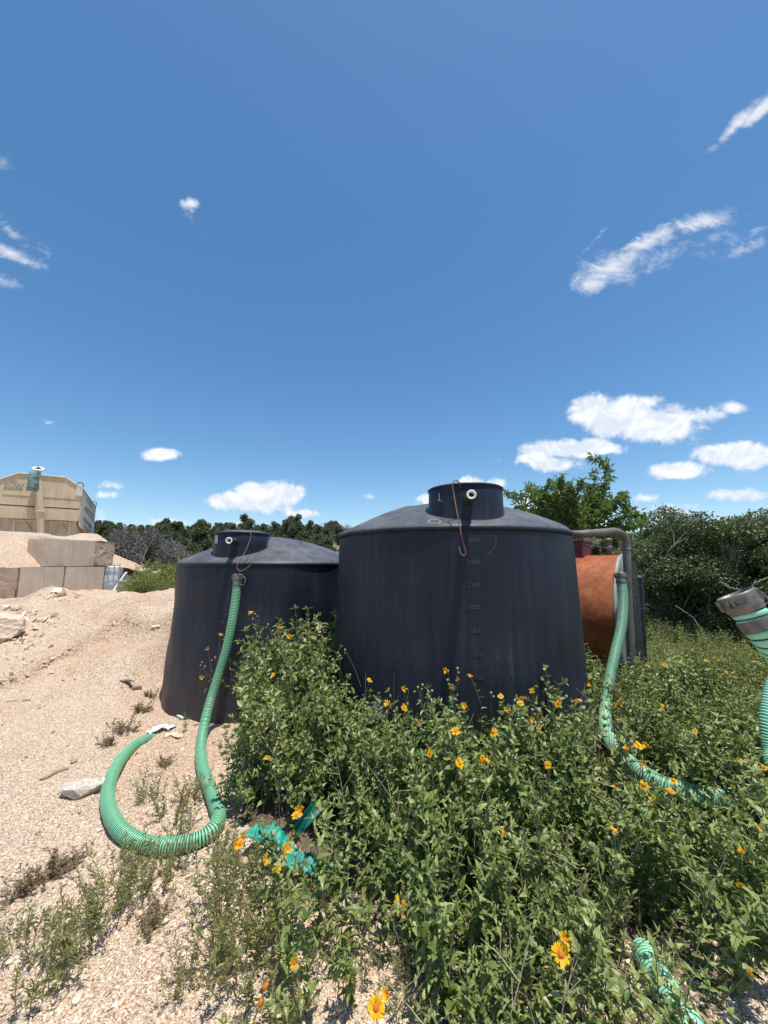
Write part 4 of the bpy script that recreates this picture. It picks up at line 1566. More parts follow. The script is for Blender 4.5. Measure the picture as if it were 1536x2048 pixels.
child(mb, 'cap_cone', 'hole', ch_)
# lettering on the front
M = Matrix((-HL, np.array([0, 0, 1.0]), -HB)).transposed().to_4x4()
for txt, t_, z_, sz_ in (('M', 1.72, 3.905, .20), ('T', 1.60, 3.94, .32), ('W', 1.47, 3.905, .20)):
    me = text_mesh(txt, sz_ * HS, .004)
    me.materials.append(MATS['faded_print'])
    M2 = M.copy()
    M2.translation = Vector(hp(t_, -.012, z_))
    me.transform(Matrix.Translation(-root.location) @ M2)
    o = bpy.data.objects.new('letter', me)
    COL.objects.link(o)
    o.parent = root
for z_, h_ in ((3.82, .012), (3.79, .006)):
    mb = MB()
    prism(mb, [(1.38, z_), (1.38, z_ + h_), (1.80, z_ + h_), (1.80, z_)], -.010, .0)
    child(mb, 'underline', 'faded_print', root)
for sx in (0.1, 1.88):
    for b_ in (.2, 3.8):
        mb = MB()
        prism(mb, [(sx - .06, .5), (sx - .06, 2.93), (sx + .06, 2.93), (sx + .06, .5)], b_, b_ + .12)
        child(mb, 'leg', 'hopper', root)
# green bag hung beside the chute
mb = MB()
cc = hp(tpipe + .16, -.42, 4.0)


def wobb(a, r_, z_):
    return r_ * (1 + .10 * np.sin(a * 3 + z_ * 7) + .06 * np.sin(a * 5 - z_ * 13)), z_


lathe(mb, [(.11, .36), (.125, .33), (.14, .22), (.15, .1), (.145, 0), (.16, -.12), (.165, -.24), (.16, -.34), (.12, -.37)], cc, 28, wob=wobb, cap0=False)
o = mb.obj('sleeve_bag', 'bag', smooth=True)
tag(o, 'wrinkled green filter sleeve hanging beside the chute of the hopper', 'filter sleeve')
mb = MB()
tube(mb, [cc + np.array([0, 0, .34]), hp(tpipe + .14, -.3, 4.36)], .02, 5)
child(mb, 'strap', 'dark_metal', o)

# ------------------------------------------------------------------ small things on the gravel
p_ = GT(171, 1578, .03)
rock('concrete_slab_piece', (p_.x, p_.y, p_.z + .01), (.165, .095, .055), 'white_stone', 'flat white pitted stone lying left of the looped green hose', 'stone', rotz=.28, seed=12, n=4, amp=.12)
p_ = GT(4, 1283)
p_.z += .13
rock('boulder', (p_.x - .02, p_.y, p_.z), (.30, .26, .27), 'rust_rock', 'broken pale boulder with rusty underside at the left frame edge', 'boulder', seed=21, n=4, amp=.4)
specs = [(95, 1771, .016, 'white_stone', 'small white stone alone on the gravel left of the lower weeds', 3), (138, 1903, .022, 'white_stone', 'white stone tucked beside low weeds at lower left', 4),
         (157, 2003, .030, 'limestone', 'flat cream stone near the bottom left corner', 5), (199, 1662, .022, 'limestone', 'cream stone just outside the bend of the hose', 6),
         (395, 1640, .030, 'white_stone', 'whitish stone inside the loop of the hose', 7), (147, 1526, .030, 'dry_stem', 'small dark brown stone up-slope of the white slab', 8),
         (158, 1628, .016, 'hopper_dark', 'small dark pebble left of the hose bend', 9), (455, 1668, .02, 'concrete_grey', 'grey stone at the foot of the thicket by the hose', 10)]
for (a_, b_, s_r, mt, lab, sd) in specs:
    p_ = GT(a_, b_, 0)
    rock('stone', (p_.x, p_.y, p_.z + s_r * .3), (s_r, s_r * .8, s_r * .55), mt, lab, 'stone', seed=sd, n=2, rotz=sd)
for (a_, b_, c_, d_, w_, lab) in ((82, 1560, 135, 1537, .014, 'pale driftwood stick lying up-slope of the white slab'), (263, 1377, 282, 1375, .025, 'short brown wood scrap left of the further tank'),
                                  (8, 1405, 60, 1400, .010, 'thin twig flat on the gravel near the left edge')):
    p0, p1 = GT(a_, b_, w_ * .5), GT(c_, d_, w_ * .5)
    mid = (p0 + p1) / 2 + Vector((0, .01, .006))
    mb = MB()
    tube(mb, catmull([p0, mid, p1], 5), w_, 7)
    o = mb.obj('wood_stick', 'wood', loc=tuple(p0))
    tag(o, lab, 'stick')
mb = MB()
p_ = GT(247, 1364, 0)
for k_ in range(5):
    box(mb, (p_.x + (k_ - 2) * .05, p_.y + .02 * (k_ % 2), p_.z + .012), (.07, .05, .012), Euler((.1 * k_, .15, k_ * .6)))
o = mb.obj('scrap_flakes', 'dark_metal')
tag(o, 'thin grey flakes of debris lying left of the further tank', 'debris')
mb = MB()
tube(mb, [GT(340, 1420, .03), GT(366, 1437, .02)], .014, 10)
o = mb.obj('plastic_pipe', 'pale_pipe', smooth=True)
tag(o, 'short pale plastic pipe poking out at the foot of the further tank', 'pipe piece')


def crumple(pts, width, mat, name, label, cat, seed=0, amp=.03, nw=8, n=10, lift=0.0):
    r = np.random.default_rng(seed)
    path = catmull(pts, n)
    T_, N, B = frames(path)
    m_ = len(path)
    u = np.linspace(-1, 1, nw)
    V = []
    for i_ in range(m_):
        side_ = np.cross(T_[i_], [0, 0, 1.0])
        side_ /= np.linalg.norm(side_) + 1e-9
        for k_, uu in enumerate(u):
            hgt = amp * (fbm(np.array([i_ * .33]), np.array([k_ * .55]), 3, seed)[0] - .35) * 2
            hgt += amp * .35 * math.sin(i_ * .8 + k_ * .7)
            ww = width * (.7 + .6 * fbm(np.array([i_ * .4]), np.array([3.3]), 2, seed + 3)[0])
            V.append(path[i_] + side_ * uu * ww / 2 + np.array([0, 0, hgt + lift]))
    V = np.array(V)
    i_ = np.arange(m_ - 1)[:, None] * nw
    k_ = np.arange(nw - 1)
    F = np.stack([i_ + k_, i_ + k_ + 1, i_ + nw + k_ + 1, i_ + nw + k_], -1).reshape(-1, 4)
    mb = MB().add(V, F)
    o = mb.obj(name, mat, smooth=True)
    so = o.modifiers.new('thick', 'SOLIDIFY')
    so.thickness = .002
    if cat:
        tag(o, label, cat)
    return o


crumple([GT(296, 1466, .02), GT(312, 1458, .04), GT(330, 1452, .03), GT(345, 1456, .02)], .10, 'paper', 'paper_scrap', 'crumpled greyish white paper scrap near the buried hose end', 'litter', 3, .014)
crumple([GT(330, 1472, .01), GT(345, 1468, .02), GT(362, 1474, .01)], .07, 'limestone', 'sack_scrap', 'torn tan sack scrap beside the crumpled paper', 'litter', 6, .01)
LF = .10
crumple([GT(498, 1662, LF), GT(520, 1672, LF), GT(543, 1684, LF), GT(565, 1700, LF + .01), GT(585, 1718, LF), GT(612, 1728, LF - .02), GT(640, 1740, LF), GT(662, 1752, LF)], .105, 'teal_sheet',
        'layflat_hose', 'crumpled turquoise flat hose lying in the weeds behind yellow flowers', 'flat hose', 8, .018, 12, 14)
crumple([GT(528, 1660, LF + .06), GT(550, 1668, LF + .09), GT(572, 1690, LF + .05)], .075, 'teal_sheet', 'layflat_fold', 'raised turquoise fold on top of the crumpled flat hose', 'flat hose', 11, .022, 10, 12)
# upright flap
p0, p1 = P(592, 1662, 2.30), P(636, 1606, 2.36)
mb = MB()
dv = np.array(p1 - p0)
L = np.linalg.norm(dv)
dv /= L
sd_ = np.cross(dv, [0.2, -.9, .3])
sd_ /= np.linalg.norm(sd_)
nr = np.cross(sd_, dv)
V, nn_ = [], 12
for k_ in range(nn_ + 1):
    t = k_ / nn_
    w_ = .022 + .014 * t
    c_ = np.array(p0) + dv * L * t + nr * .02 * math.sin(t * 3)
    for u in (-1, -.3, .4, 1):
        V.append(c_ + sd_ * u * w_ + nr * (.015 * u * u))
F = np.array([(4 * a + b, 4 * a + b + 1, 4 * a + b + 5, 4 * a + b + 4) for a in range(nn_) for b in range(3)])
mb.add(np.array(V), F)
o = mb.obj('sheet_flap', 'teal_dark')
so = o.modifiers.new('thick', 'SOLIDIFY')
so.thickness = .003
tag(o, 'dark teal strip standing up out of the weeds above the crumpled hose', 'plastic strip')


# ------------------------------------------------------------------ plants
def weed_proto(seed, h, nb=7, leafL=.062, tooth=False, lean=.12, node=.05, buds=0, wide=.55, stem_r=.0035, bl=.45, first=.12, simple=False):
    """branching daisy-like weed standing at the origin: returns (stems MB, leaves MB)"""
    r = np.random.default_rng(seed)
    st, lf = MB(), MB()
    pos, dirs, ups, Ls, Ws, var = [], [], [], [], [], []
    budp = []

    def grow(p0, d0, L, r0, start, level):
        n = max(3, int(L / .10))
        pts = [p0]
        d = d0 / np.linalg.norm(d0)
        bend = r.normal(size=3) * .12
        bend[2] = abs(bend[2]) * .5 + .10
        for _ in range(n):
            d = d + bend * .25 + r.normal(size=3) * .05
            d /= np.linalg.norm(d)
            pts.append(pts[-1] + d * L / n)
        pts = np.array(pts)
        tube(st, pts, np.linspace(r0, r0 * .45, len(pts)), 3, caps=False)
        # opposite leaves at nodes
        m_ = int(L / node)
        ph = r.uniform(0, 6.28)
        for k_ in range(m_ + 1):
            t = start + (1 - start) * k_ / max(1, m_)
            q_ = t * (len(pts) - 1)
            i_ = min(int(q_), len(pts) - 2)
            pp_ = pts[i_] * (1 - (q_ - i_)) + pts[i_ + 1] * (q_ - i_)
            tg = pts[i_ + 1] - pts[i_]
            tg /= np.linalg.norm(tg)
            ph += 1.57 + r.normal() * .2
            a_ = np.cross(tg, [math.cos(ph), math.sin(ph), .01])
            a_ /= np.linalg.norm(a_)
            for s in (-1, 1):
                if r.random() < .06:
                    continue
                dd = a_ * s + tg * r.uniform(.25, .9) + np.array([0, 0, r.uniform(-.35, .15)])
                size = leafL * (1.15 - .55 * t) * r.uniform(.65, 1.25) * (1 if level == 0 else .82)
                pos.append(pp_)
                dirs.append(dd)
                ups.append(np.array([0, 0, 1.0]) + r.normal(size=3) * .35 + tg * .2)
                Ls.append(size)
                Ws.append(size * r.uniform(wide * .75, wide * 1.15))
                var.append(np.clip(r.normal(.40 + .2 * t, .20), 0, 1))
        # tip rosette
        for s in range(3):
            pos.append(pts[-1])
            dirs.append(d + r.normal(size=3) * .6)
            ups.append(r.normal(size=3) + np.array([0, 0, .5]))
            Ls.append(leafL * .45)
            Ws.append(leafL * .2)
            var.append(.75)
        if r.random() < buds:
            budp.append(pts[-1] + d * .01)
        return pts
    main = grow(np.zeros(3), np.array([r.normal() * lean, r.normal() * lean, 1.0]), h, stem_r, first, 0)
    for b in range(nb):
        t = r.uniform(.18, .85)
        i_ = int(t * (len(main) - 1))
        a_ = r.uniform(0, 6.28)
        grow(main[i_], np.array([math.cos(a_) * .8, math.sin(a_) * .8, r.uniform(.5, 1.1)]), h * bl * (1.15 - t) * r.uniform(.7, 1.2), stem_r * .6, .25, 1)
    R_ = axes_from(np.array(dirs), np.array(ups))
    S_ = np.stack([Ls, Ws, Ls], -1)
    if simple:
        scatter(lf, SLIM_V, SLIM_F, np.array(pos), R_, S_, np.array(var))
    elif tooth:
        scatter(lf, TOOTH_V, TOOTH_F, np.array(pos), R_, S_, np.array(var))
    else:
        scatter(lf, LEAF_V, LEAF_F, np.array(pos), R_, S_, np.array(var))
    return st, lf, budp


def arrays(mb):
    by = {}
    for f in mb.f:
        by.setdefault(f.shape[1], []).append(f)
    return np.concatenate(mb.v), [np.concatenate(x) for x in by.values()], np.concatenate(mb.a)


def place_many(protos, spots, r, tilt=.12):
    """protos: list of (V, F, a); spots: (x, y, z, scale); joined into one MB"""
    mbs = MB()
    idx = r.integers(0, len(protos), len(spots))
    for k_, (V0, F0, a0) in enumerate(protos):
        sel = np.nonzero(idx == k_)[0]
        if not len(sel):
            continue
        n = len(sel)
        th = r.uniform(0, 6.28, n)
        c_, s_ = np.cos(th), np.sin(th)
        tx, ty = r.normal(0, tilt, n), r.normal(0, tilt, n)
        Rm = np.zeros((n, 3, 3))
        Rm[:, 0, 0], Rm[:, 0, 1], Rm[:, 1, 0], Rm[:, 1, 1], Rm[:, 2, 2] = c_, -s_, s_, c_, 1
        Rm[:, 0, 2], Rm[:, 1, 2] = tx, ty
        sp = np.array([spots[i_] for i_ in sel])
        sc = sp[:, 3]
        S_ = np.stack([sc, sc, sc], -1)
        dv = r.normal(0, .17, n)
        V = np.einsum('mij,mnj->mni', Rm, V0[None] * S_[:, None, :]) + sp[:, None, :3]
        offs = (np.arange(n) * len(V0))[:, None, None]
        fs = [(f[None] + offs).reshape(-1, f.shape[1]) for f in F0]
        mbs.add(V.reshape(-1, 3), fs, np.clip(a0[None, :] + dv[:, None], 0, 1).ravel())
    return mbs


def canopy(x, y):
    """height of the thicket's top above its ground"""
    h = .62 + .34 * (fbm(np.asarray(x) * 2.3, np.asarray(y) * 2.3, 3, 71) - .5) + .12 * sstep(2.0, 2.6, y)
    h = h - .24 * (1 - sstep(1.15, 2.0, y))
    h = h + .25 * sstep(-.1, -.9, x) * sstep(2.9, 3.9, y)
    h = h + .26 * np.exp(-((x + .62) / .22) ** 2 - ((y - 4.05) / .35) ** 2)
    h = h - .06 * sstep(1.2, 2.0, x)
    return h


rng = np.random.default_rng(5)
protoW = [weed_proto(100 + i_, 1.0, nb=9, leafL=.098, node=.075, buds=.25, lean=.08, bl=.42, wide=.48 + .12 * (i_ % 3), stem_r=.0050) for i_ in range(12)]
protoN = [weed_proto(200 + i_, 1.0, nb=8, leafL=.128, node=.095, tooth=True, buds=.15, lean=.08, wide=.52 + .1 * (i_ % 2), stem_r=.0060) for i_ in range(7)]
aW = [arrays(p[1]) for p in protoW]
sW = [arrays(p[0]) for p in protoW]
aN = [arrays(p[1]) for p in protoN]
sN = [arrays(p[0]) for p in protoN]


def sample_poly(poly, n, r, mind, avoid=()):
    xs = [p[0] for p in poly]
    ys = [p[1] for p in poly]
    res = []
    tries = 0
    while len(res) < n and tries < n * 60:
        tries += 1
        x, y = r.uniform(min(xs), max(xs)), r.uniform(min(ys), max(ys))
        if not in_poly(np.array([x]), np.array([y]), poly)[0]:
            continue
        if any(math.hypot(x - tx, y - ty) < 1.30 for tx, ty in TANKS):
            continue
        if any((x - a) ** 2 + (y - b) ** 2 < mind * mind for a, b in res):
            continue
        if any(math.hypot(x - a, y - b) < rr_ for a, b, rr_ in avoid):
            continue
        res.append((x, y))
    return res


# keep the two hoses free
avoid = []
for p_ in catmull(h1, 3)[18:]:
    if p_[2] < .4:
        avoid.append((p_[0], p_[1], .12))
for p_ in catmull(h2, 3)[:22]:
    avoid.append((p_[0], p_[1], .16))
for p_ in catmull(h4, 3)[-12:]:
    avoid.append((p_[0], p_[1], .15))
for p_ in (GT(520, 1672), GT(565, 1700), GT(612, 1728), GT(650, 1745)):
    avoid.append((p_.x, p_.y + .02, .16))

sp_all = sample_poly(DENSE, 640, rng, .07, avoid)


HP = []
for path_, n0, n1, dx_ in ((catmull(h1, 4), 0, 30, 34), (catmull(h2, 4), 0, 33, 34), (catmull(h2, 4), 33, 56, 16)):
    for p_ in path_[n0:n1]:
        a_, b_ = project(np.array(p_[0]), np.array(p_[1]), np.array(p_[2]))
        HP.append((float(a_), float(b_), float(p_[1]), dx_))
HP = np.array(HP)


def cap_h(x, y, z0, h):
    for _ in range(7):
        a_, b_ = project(np.array(x), np.array(y), np.array(z0 + h))
        m_ = (np.abs(HP[:, 0] - float(a_)) < HP[:, 3]) & (HP[:, 2] > y) & (HP[:, 1] > float(b_) - 14) & (HP[:, 1] < 1620)
        if not m_.any() or h < .18:
            return h
        h *= .82
    return h


def twin_build(protos_l, protos_s, spots, seed):
    """same placement for leaves and stems"""
    a = place_many(protos_l, spots, np.random.default_rng(seed))
    b = place_many(protos_s, spots, np.random.default_rng(seed))
    return a, b


far = [(x, y, float(terrain(np.array([x]), np.array([y]), False)[0]) - .02, float(canopy(x, y)) * rng.uniform(.75, 1.08)) for x, y in sp_all if y >= 2.25]
_n = [(x, y, float(terrain(np.array([x]), np.array([y]), False)[0]) - .02, float(canopy(x, y)) * rng.uniform(.70, 1.10)) for x, y in sp_all if y < 2.25]
near = _n
far = [(x, y, z, cap_h(x, y, z, h)) for x, y, z, h in far]


def joined_stuff(name, leaf_mb, stem_mb, leafmat, stemmat, label, cat):
    la, lf_, lv = arrays(leaf_mb)
    sa, sf, sv = arrays(stem_mb)
    mbx = MB()
    mbx.add(la, lf_, lv)
    nl = sum(len(f) for f in mbx.f)
    mbx.add(sa, sf, sv)
    # one mesh, two materials
    faces, mi = [], []
    order = {}
    for f_, m_i in [(f, 0) for f in lf_] + [(f + len(la), 1) for f in sf]:
        faces.append(f_)
        mi.append(np.full(len(f_), m_i, dtype=np.int32))
    me = mesh_arrays(name, np.concatenate([la, sa]), faces, np.concatenate([lv, sv]))
    me.polygons.foreach_set('material_index', np.concatenate(mi))
    me.materials.append(MATS[leafmat])
    me.materials.append(MATS[stemmat])
    o = bpy.data.objects.new(name, me)
    COL.objects.link(o)
    tag(o, label, cat, kind='stuff')
    return o


l1, s1 = twin_build(aW, sW, far, 1)
l2, s2 = twin_build(aN, sN, near, 2)
l1.merge(l2)
s1.merge(s2)
# buds on the tips
joined_stuff('weed_thicket', l1, s1, 'weed_leaf', 'stem', 'dense grey-green leafy weeds crowding in front of the black tanks', 'weeds')

# field of weeds to the right and behind
fld = []
r = np.random.default_rng(8)
for _ in range(4200):
    y = math.exp(r.uniform(math.log(3.0), math.log(11.5)))
    x = r.uniform(.30, 1.25) * y + .2
    if x < 1.9 or (x < 2.1 and y < 4.4):
        continue
    if in_poly(np.array([x]), np.array([y]), DENSE)[0]:
        continue
    if math.hypot(x - .708, y - 4.1) < 1.35:
        continue
    if any(math.hypot(x - a, y - b) < w_ for a, b, w_ in ((2.9, 5.9, .6), (3.9, 5.95, .2))):
        continue
    fld.append((x, y, float(terrain(np.array([x]), np.array([y]), False)[0]) - .02, (.46 + .02 * y) * r.uniform(.7, 1.1) * (.72 + .6 * float(fbm(np.array([x * 1.1]), np.array([y * 1.1]), 3, 88)[0])) * (1.25 if y < 4.5 else 1.0)))
fld = fld[:1500]
for _ in range(170):
    x, y = r.uniform(1.9, 3.6), r.uniform(4.3, 5.6)
    fld.append((x, y, -.15, r.uniform(.35, .6)))
protoF = [weed_proto(300 + i_, 1.0, nb=7, leafL=.10, node=.10, lean=.10, wide=.50, stem_r=.004, simple=True) for i_ in range(8)]
protoM = [weed_proto(350 + i_, 1.0, nb=8, leafL=.115, node=.085, lean=.10, wide=.50, stem_r=.005) for i_ in range(6)]
fld = [(x, y, z, cap_h(x, y, z, h)) for x, y, z, h in fld]
mid_ = [f_ for f_ in fld if f_[1] < 4.6]
fld = [f_ for f_ in fld if f_[1] >= 4.6]
l3, s3 = twin_build([arrays(p[1]) for p in protoF], [arrays(p[0]) for p in protoF], fld, 3)
l4, s4 = twin_build([arrays(p[1]) for p in protoM], [arrays(p[0]) for p in protoM], mid_, 4)
l3.merge(l4)
s3.merge(s4)
joined_stuff('field_weeds', l3, s3, 'field_leaf', 'stem', 'sunlit yellow-green weeds covering the ground before the trees', 'weeds')
print('weeds', len(far), len(near), len(fld))


r = np.random.default_rng(66)
mbd = MB()
for _ in range(230):
    if r.random() < .7:
        x, y = sp_all[int(r.integers(0, len(sp_all)))]
    else:
        x, y = fld[int(r.integers(0, len(fld)))][:2]
    z = t1(x, y)
    H_ = float(canopy(x, y)) * r.uniform(.7, 1.12) if y < 4 and x < 2.5 else .5
    a_ = r.uniform(0, 6.28)
    ln_ = r.uniform(.05, .35)
    p0_ = np.array([x, y, z])
    p2_ = p0_ + np.array([math.cos(a_) * ln_, math.sin(a_) * ln_, H_])
    p1_ = (p0_ + p2_) / 2 + r.normal(size=3) * .04
    pth = catmull([p0_, p1_, p2_], 4)
    tube(mbd, pth, np.linspace(.0032, .0010, len(pth)), 3, caps=False)
    for q_ in range(3):
        e_ = pth[-3 - q_] + np.array([r.normal() * .07, r.normal() * .07, r.uniform(.02, .10)])
        tube(mbd, [pth[-3 - q_], (pth[-3 - q_] + e_) / 2 + r.normal(size=3) * .008, e_], np.array([.0018, .0014, .0008]), 3, caps=False)
o = mbd.obj('dead_stems', 'dry_stem')
tag(o, 'dry pale dead stems tangled through the green weeds', 'dead stems', kind='stuff')

# low wiry weeds on the gravel
def fern_proto(seed, rad_=.22, h=.19, n=17):
    r = np.random.default_rng(seed)
    st, lf = MB(), MB()
    pos, dirs, ups, Ls, Ws, var = [], [], [], [], [], []
    for _ in range(n):
        a_ = r.uniform(0, 6.28)
        rr_ = rad_ * math.sqrt(r.random()) * .8
        p0 = np.array([math.cos(a_) * rr_ * .5, math.sin(a_) * rr_ * .5, 0])
        tip = np.array([math.cos(a_) * rr_, math.sin(a_) * rr_, h * r.uniform(.5, 1.1)]) + r.normal(size=3) * .02
        midp = (p0 + tip) / 2 + np.array([r.normal() * .015, r.normal() * .015, .01])
        pts = catmull([p0, midp, tip], 5)
        tube(st, pts, np.linspace(.0022, .0009, len(pts)), 3, caps=False)
        for t in np.linspace(.15, 1, 15):
            i_ = min(int(t * (len(pts) - 1)), len(pts) - 2)
            for s in range(2):
                pos.append(pts[i_] + (pts[i_ + 1] - pts[i_]) * r.random())
                dirs.append(np.array([r.normal(), r.normal(), r.uniform(.1, 1.2)]))
                ups.append(r.normal(size=3) + np.array([0, 0, .8]))
                L_ = r.uniform(.014, .030)
                Ls.append(L_)
                Ws.append(L_ * .26)
                var.append(np.clip(r.normal(.45, .22), 0, 1))
    scatter(lf, SLIM_V, SLIM_F, np.array(pos), axes_from(np.array(dirs), np.array(ups)), np.stack([Ls, Ws, Ls], -1), np.array(var))
    return st, lf


ferns = []
for i_ in range(5):
    st, lf = fern_proto(400 + i_)
    ferns.append((st.mesh('wiry_stems', 'dry_stem'), lf.mesh('foliage', 'fern_leaf')))


def put_fern(px, py, sc, k_, label, group='low wiry weeds scattered on the gravel', hs=1.0, tallness=1.0):
    p_ = GT(px, py, 0)
    root = empty('low_weed', (p_.x, p_.y, p_.z - .01), (0, 0, k_ * 1.3))
    root.scale = (sc, sc, sc * tallness)
    tag(root, label, 'weed', group)
    for nm, me in zip(('wiry_stems', 'foliage'), ferns[k_ % 5]):
        o = bpy.data.objects.new(nm, me)
        COL.objects.link(o)
        o.parent = root
    return root


fern_list = [(300, 1600, .8, 'low wiry green weed inside the loop of the hose, left part'), (345, 1625, 1.0, 'low wiry green weed in the middle of the hose loop'), (385, 1600, .85, 'low wiry green weed inside the hose loop next to its right arm'),
             (360, 1670, .7, 'small weed touching the inner bend of the hose'), (250, 1760, 1.0, 'wiry weed clump below the hose bend, upper of the row'), (280, 1790, .9, 'wiry weed clump below the hose on darker soil'),
             (215, 1820, .9, 'wiry weed in the diagonal row at lower left, middle'), (170, 1880, 1.0, 'wiry weed in the diagonal row by the white stone'), (120, 1945, 1.0, 'wiry weed in the diagonal row near its lower end'),
             (60, 1985, 1.1, 'wiry weed at the lower left corner'), (30, 1890, .8, 'faint wiry weed near the left edge above the corner'), (310, 1770, .8, 'wiry weed right of the clump below the hose'),
             (350, 1745, .7, 'sparse wiry weed on open gravel under the hose'), (430, 1720, .9, 'wiry weed at the hose end of the flower patch'), (470, 1760, 1.1, 'bushy wiry weed beneath the left flower cluster'),
             (440, 1820, 1.1, 'tall wiry weed at the left side of the flower patch'), (460, 1890, 1.25, 'tall wiry weed left of the foreground daisies'), (500, 1960, 1.3, 'tall wiry weed beside the closed orange buds'),
             (420, 1950, .9, 'wiry weed on gravel left of the orange buds'), (520, 1840, 1.0, 'wiry weed between foreground daisy stems'), (560, 2020, 1.2, 'wiry weed at the bottom edge under the buds'),
             (360, 1985, .6, 'tiny sparse weed on bare gravel at the bottom'), (300, 1870, .45, 'tiny sprig on bare gravel below the wiry row'), (240, 1720, .5, 'small sprig just under the hose bend'),
             (690, 1960, .9, 'wiry weed at the bottom between gravel patches'), (820, 1990, 1.0, 'wiry weed at the bottom right of the low flower'), (1010, 1985, 1.4, 'ferny bright weed at the bottom below the thicket'),
             (1080, 1930, 1.5, 'ferny bright weed around the lone yellow flower'), (1180, 1950, 1.4, 'ferny bright weed left of the lower hose'), (1260, 1900, 1.3, 'ferny weed at the tip of the lower hose'),
             (1150, 1860, 1.5, 'ferny weed at the front edge of the dark thicket'), (1500, 1780, 1.0, 'dry wiry weed at the right edge on gravel'), (1490, 1700, 1.1, 'dry wiry weed at the right edge above the gravel patch'),
             (1440, 1985, .5, 'tiny weed on the gravel right of the lower hose'), (620, 1840, .9, 'wiry weed under the foreground daisy leaves'), (130, 1850, .6, 'small wiry weed left of the white stone')]
for k_, (a_, b_, s_, lab) in enumerate(fern_list):
    put_fern(a_, b_, s_, k_, lab, tallness=1.0 + .35 * ((k_ * 7) % 3 == 0))

# reddish dry tufts
dry = []
for i_ in range(2):
    st, lf = fern_proto(450 + i_, .16, .10, 22)
    dry.append((st.mesh('dry_twigs', 'dry_stem'), lf.mesh('dry_leaves', 'dry_leaf')))
for k_, (a_, b_, s_, lab) in enumerate([(285, 1425, 1.0, 'reddish dry tuft left of the further tank foot'), (250, 1465, 1.1, 'reddish dry tuft up-slope of the buried hose end'), (215, 1490, .8, 'dry tuft behind the top of the hose arm'),
                                        (330, 1530, .7, 'small dry tuft inside the hose loop'), (90, 1760, 1.0, 'purplish dry tuft on gravel near the left edge'), (130, 1740, .8, 'purplish dry tuft right of the white stone'),
                                        (300, 1395, .8, 'dry tuft against the left foot of the further tank'), (1490, 1830, 1.0, 'dry tuft on the gravel at the right edge'), (40, 1790, .8, 'dry tuft at the left edge on bare gravel'),
                                        (310, 1840, .8, 'dark dry root clump under the wiry row'), (600, 1790, 1.0, 'dry tuft between the turquoise hose and foreground daisies'), (1430, 1640, 1.2, 'brown dry tuft in the weeds at the right')]):
    p_ = GT(a_, b_, 0)
    root = empty('dry_tuft', (p_.x, p_.y, p_.z - .01), (0, 0, k_))
    root.scale = (s_, s_, s_)
    tag(root, lab, 'dry weed', 'dry tufts on the gravel')
    for nm, me in zip(('dry_twigs', 'dry_leaves'), dry[k_ % 2]):
        o = bpy.data.objects.new(nm, me)
        COL.objects.link(o)
        o.parent = root

# foreground broad-leaf plants that stand apart
solo_meshes = []
for i_ in range(6):
    st, lf, _b = weed_proto(600 + i_, .5, nb=5, leafL=.082, node=.055, tooth=True, lean=.08, wide=.46, stem_r=.0032)
    solo_meshes.append((st.mesh('stalk', 'stem'), lf.mesh('leaves', 'weed_leaf')))
solo = [(590, 1960, .92, 'leafy daisy plant in the foreground left of centre'), (640, 1900, 1.0, 'tall leafy daisy plant in the foreground centre'), (680, 1930, .95, 'leafy daisy plant right beside the tall foreground one'),
        (560, 1880, .85, 'leafy daisy plant under the loose yellow flowers'), (705, 2010, .7, 'leafy plant cut by the bottom edge left of the low flower'), (620, 2040, .8, 'leafy plant at the bottom edge, centre left'),
        (740, 1850, .75, 'leafy plant left of the hanging yellow flower'), (530, 1800, .7, 'leafy plant under the turquoise hose end'), (850, 1960, .8, 'leafy plant between gravel and thicket at the bottom'),
        (900, 2010, .95, 'leafy plant at the bottom edge under the thicket'), (985, 2030, .8, 'pale leafy plant at the bottom right of centre'), (1110, 2010, .7, 'broad leaf plant below the lone yellow flower'),
        (372, 1462, .36, 'small leafy weed growing at the foot of the further tank'), (770, 1930, .6, 'leafy plant on gravel under the hanging flower'), (470, 1560, .8, 'leafy plant at the left flank of the thicket by the hose'),
        (460, 1610, .75, 'leafy plant leaning over the hose bend'), (500, 1640, .7, 'leafy plant behind the left flower cluster'), (1480, 1960, .6, 'leafy weed on the gravel at the lower right edge'),
        (1530, 1900, .9, 'leafy weed cut by the right frame edge, low'), (1415, 1900, .8, 'leafy weed right of the lower hose tip'), (660, 1800, .7, 'leafy plant below the end of the turquoise hose')]
for k_, (a_, b_, s_, lab) in enumerate(solo):
    p_ = GT(a_, b_, 0)
    root = empty('leafy_weed', (p_.x, p_.y, p_.z - .01), (0, 0, k_ * 2.1))
    root.scale = (s_, s_, s_)
    tag(root, lab, 'weed', 'leafy daisy plants at the front')
    for nm, me in zip(('stalk', 'leaves'), solo_meshes[k_ % 6]):
        o = bpy.data.objects.new(nm, me)
        COL.objects.link(o)
        o.parent = root
# the tall leafy shoot between the tanks
st, lf, _b = weed_proto(777, 1.02, nb=4, leafL=.11, node=.055, lean=.03, wide=.45, stem_r=.006, bl=.25)
p_ = P(645, 1400, 3.95)
root = empty('tall_shoot', (p_.x, p_.y, t1(p_.x, p_.y)))
tag(root, 'tallest bright leafy shoot rising between the two black tanks', 'weed')
for nm, mm, mt in (('stalk', st, 'stem'), ('leaves', lf, 'field_leaf')):
    o = bpy.data.objects.new(nm, mm.mesh(nm, mt))
    COL.objects.link(o)
    o.parent = root


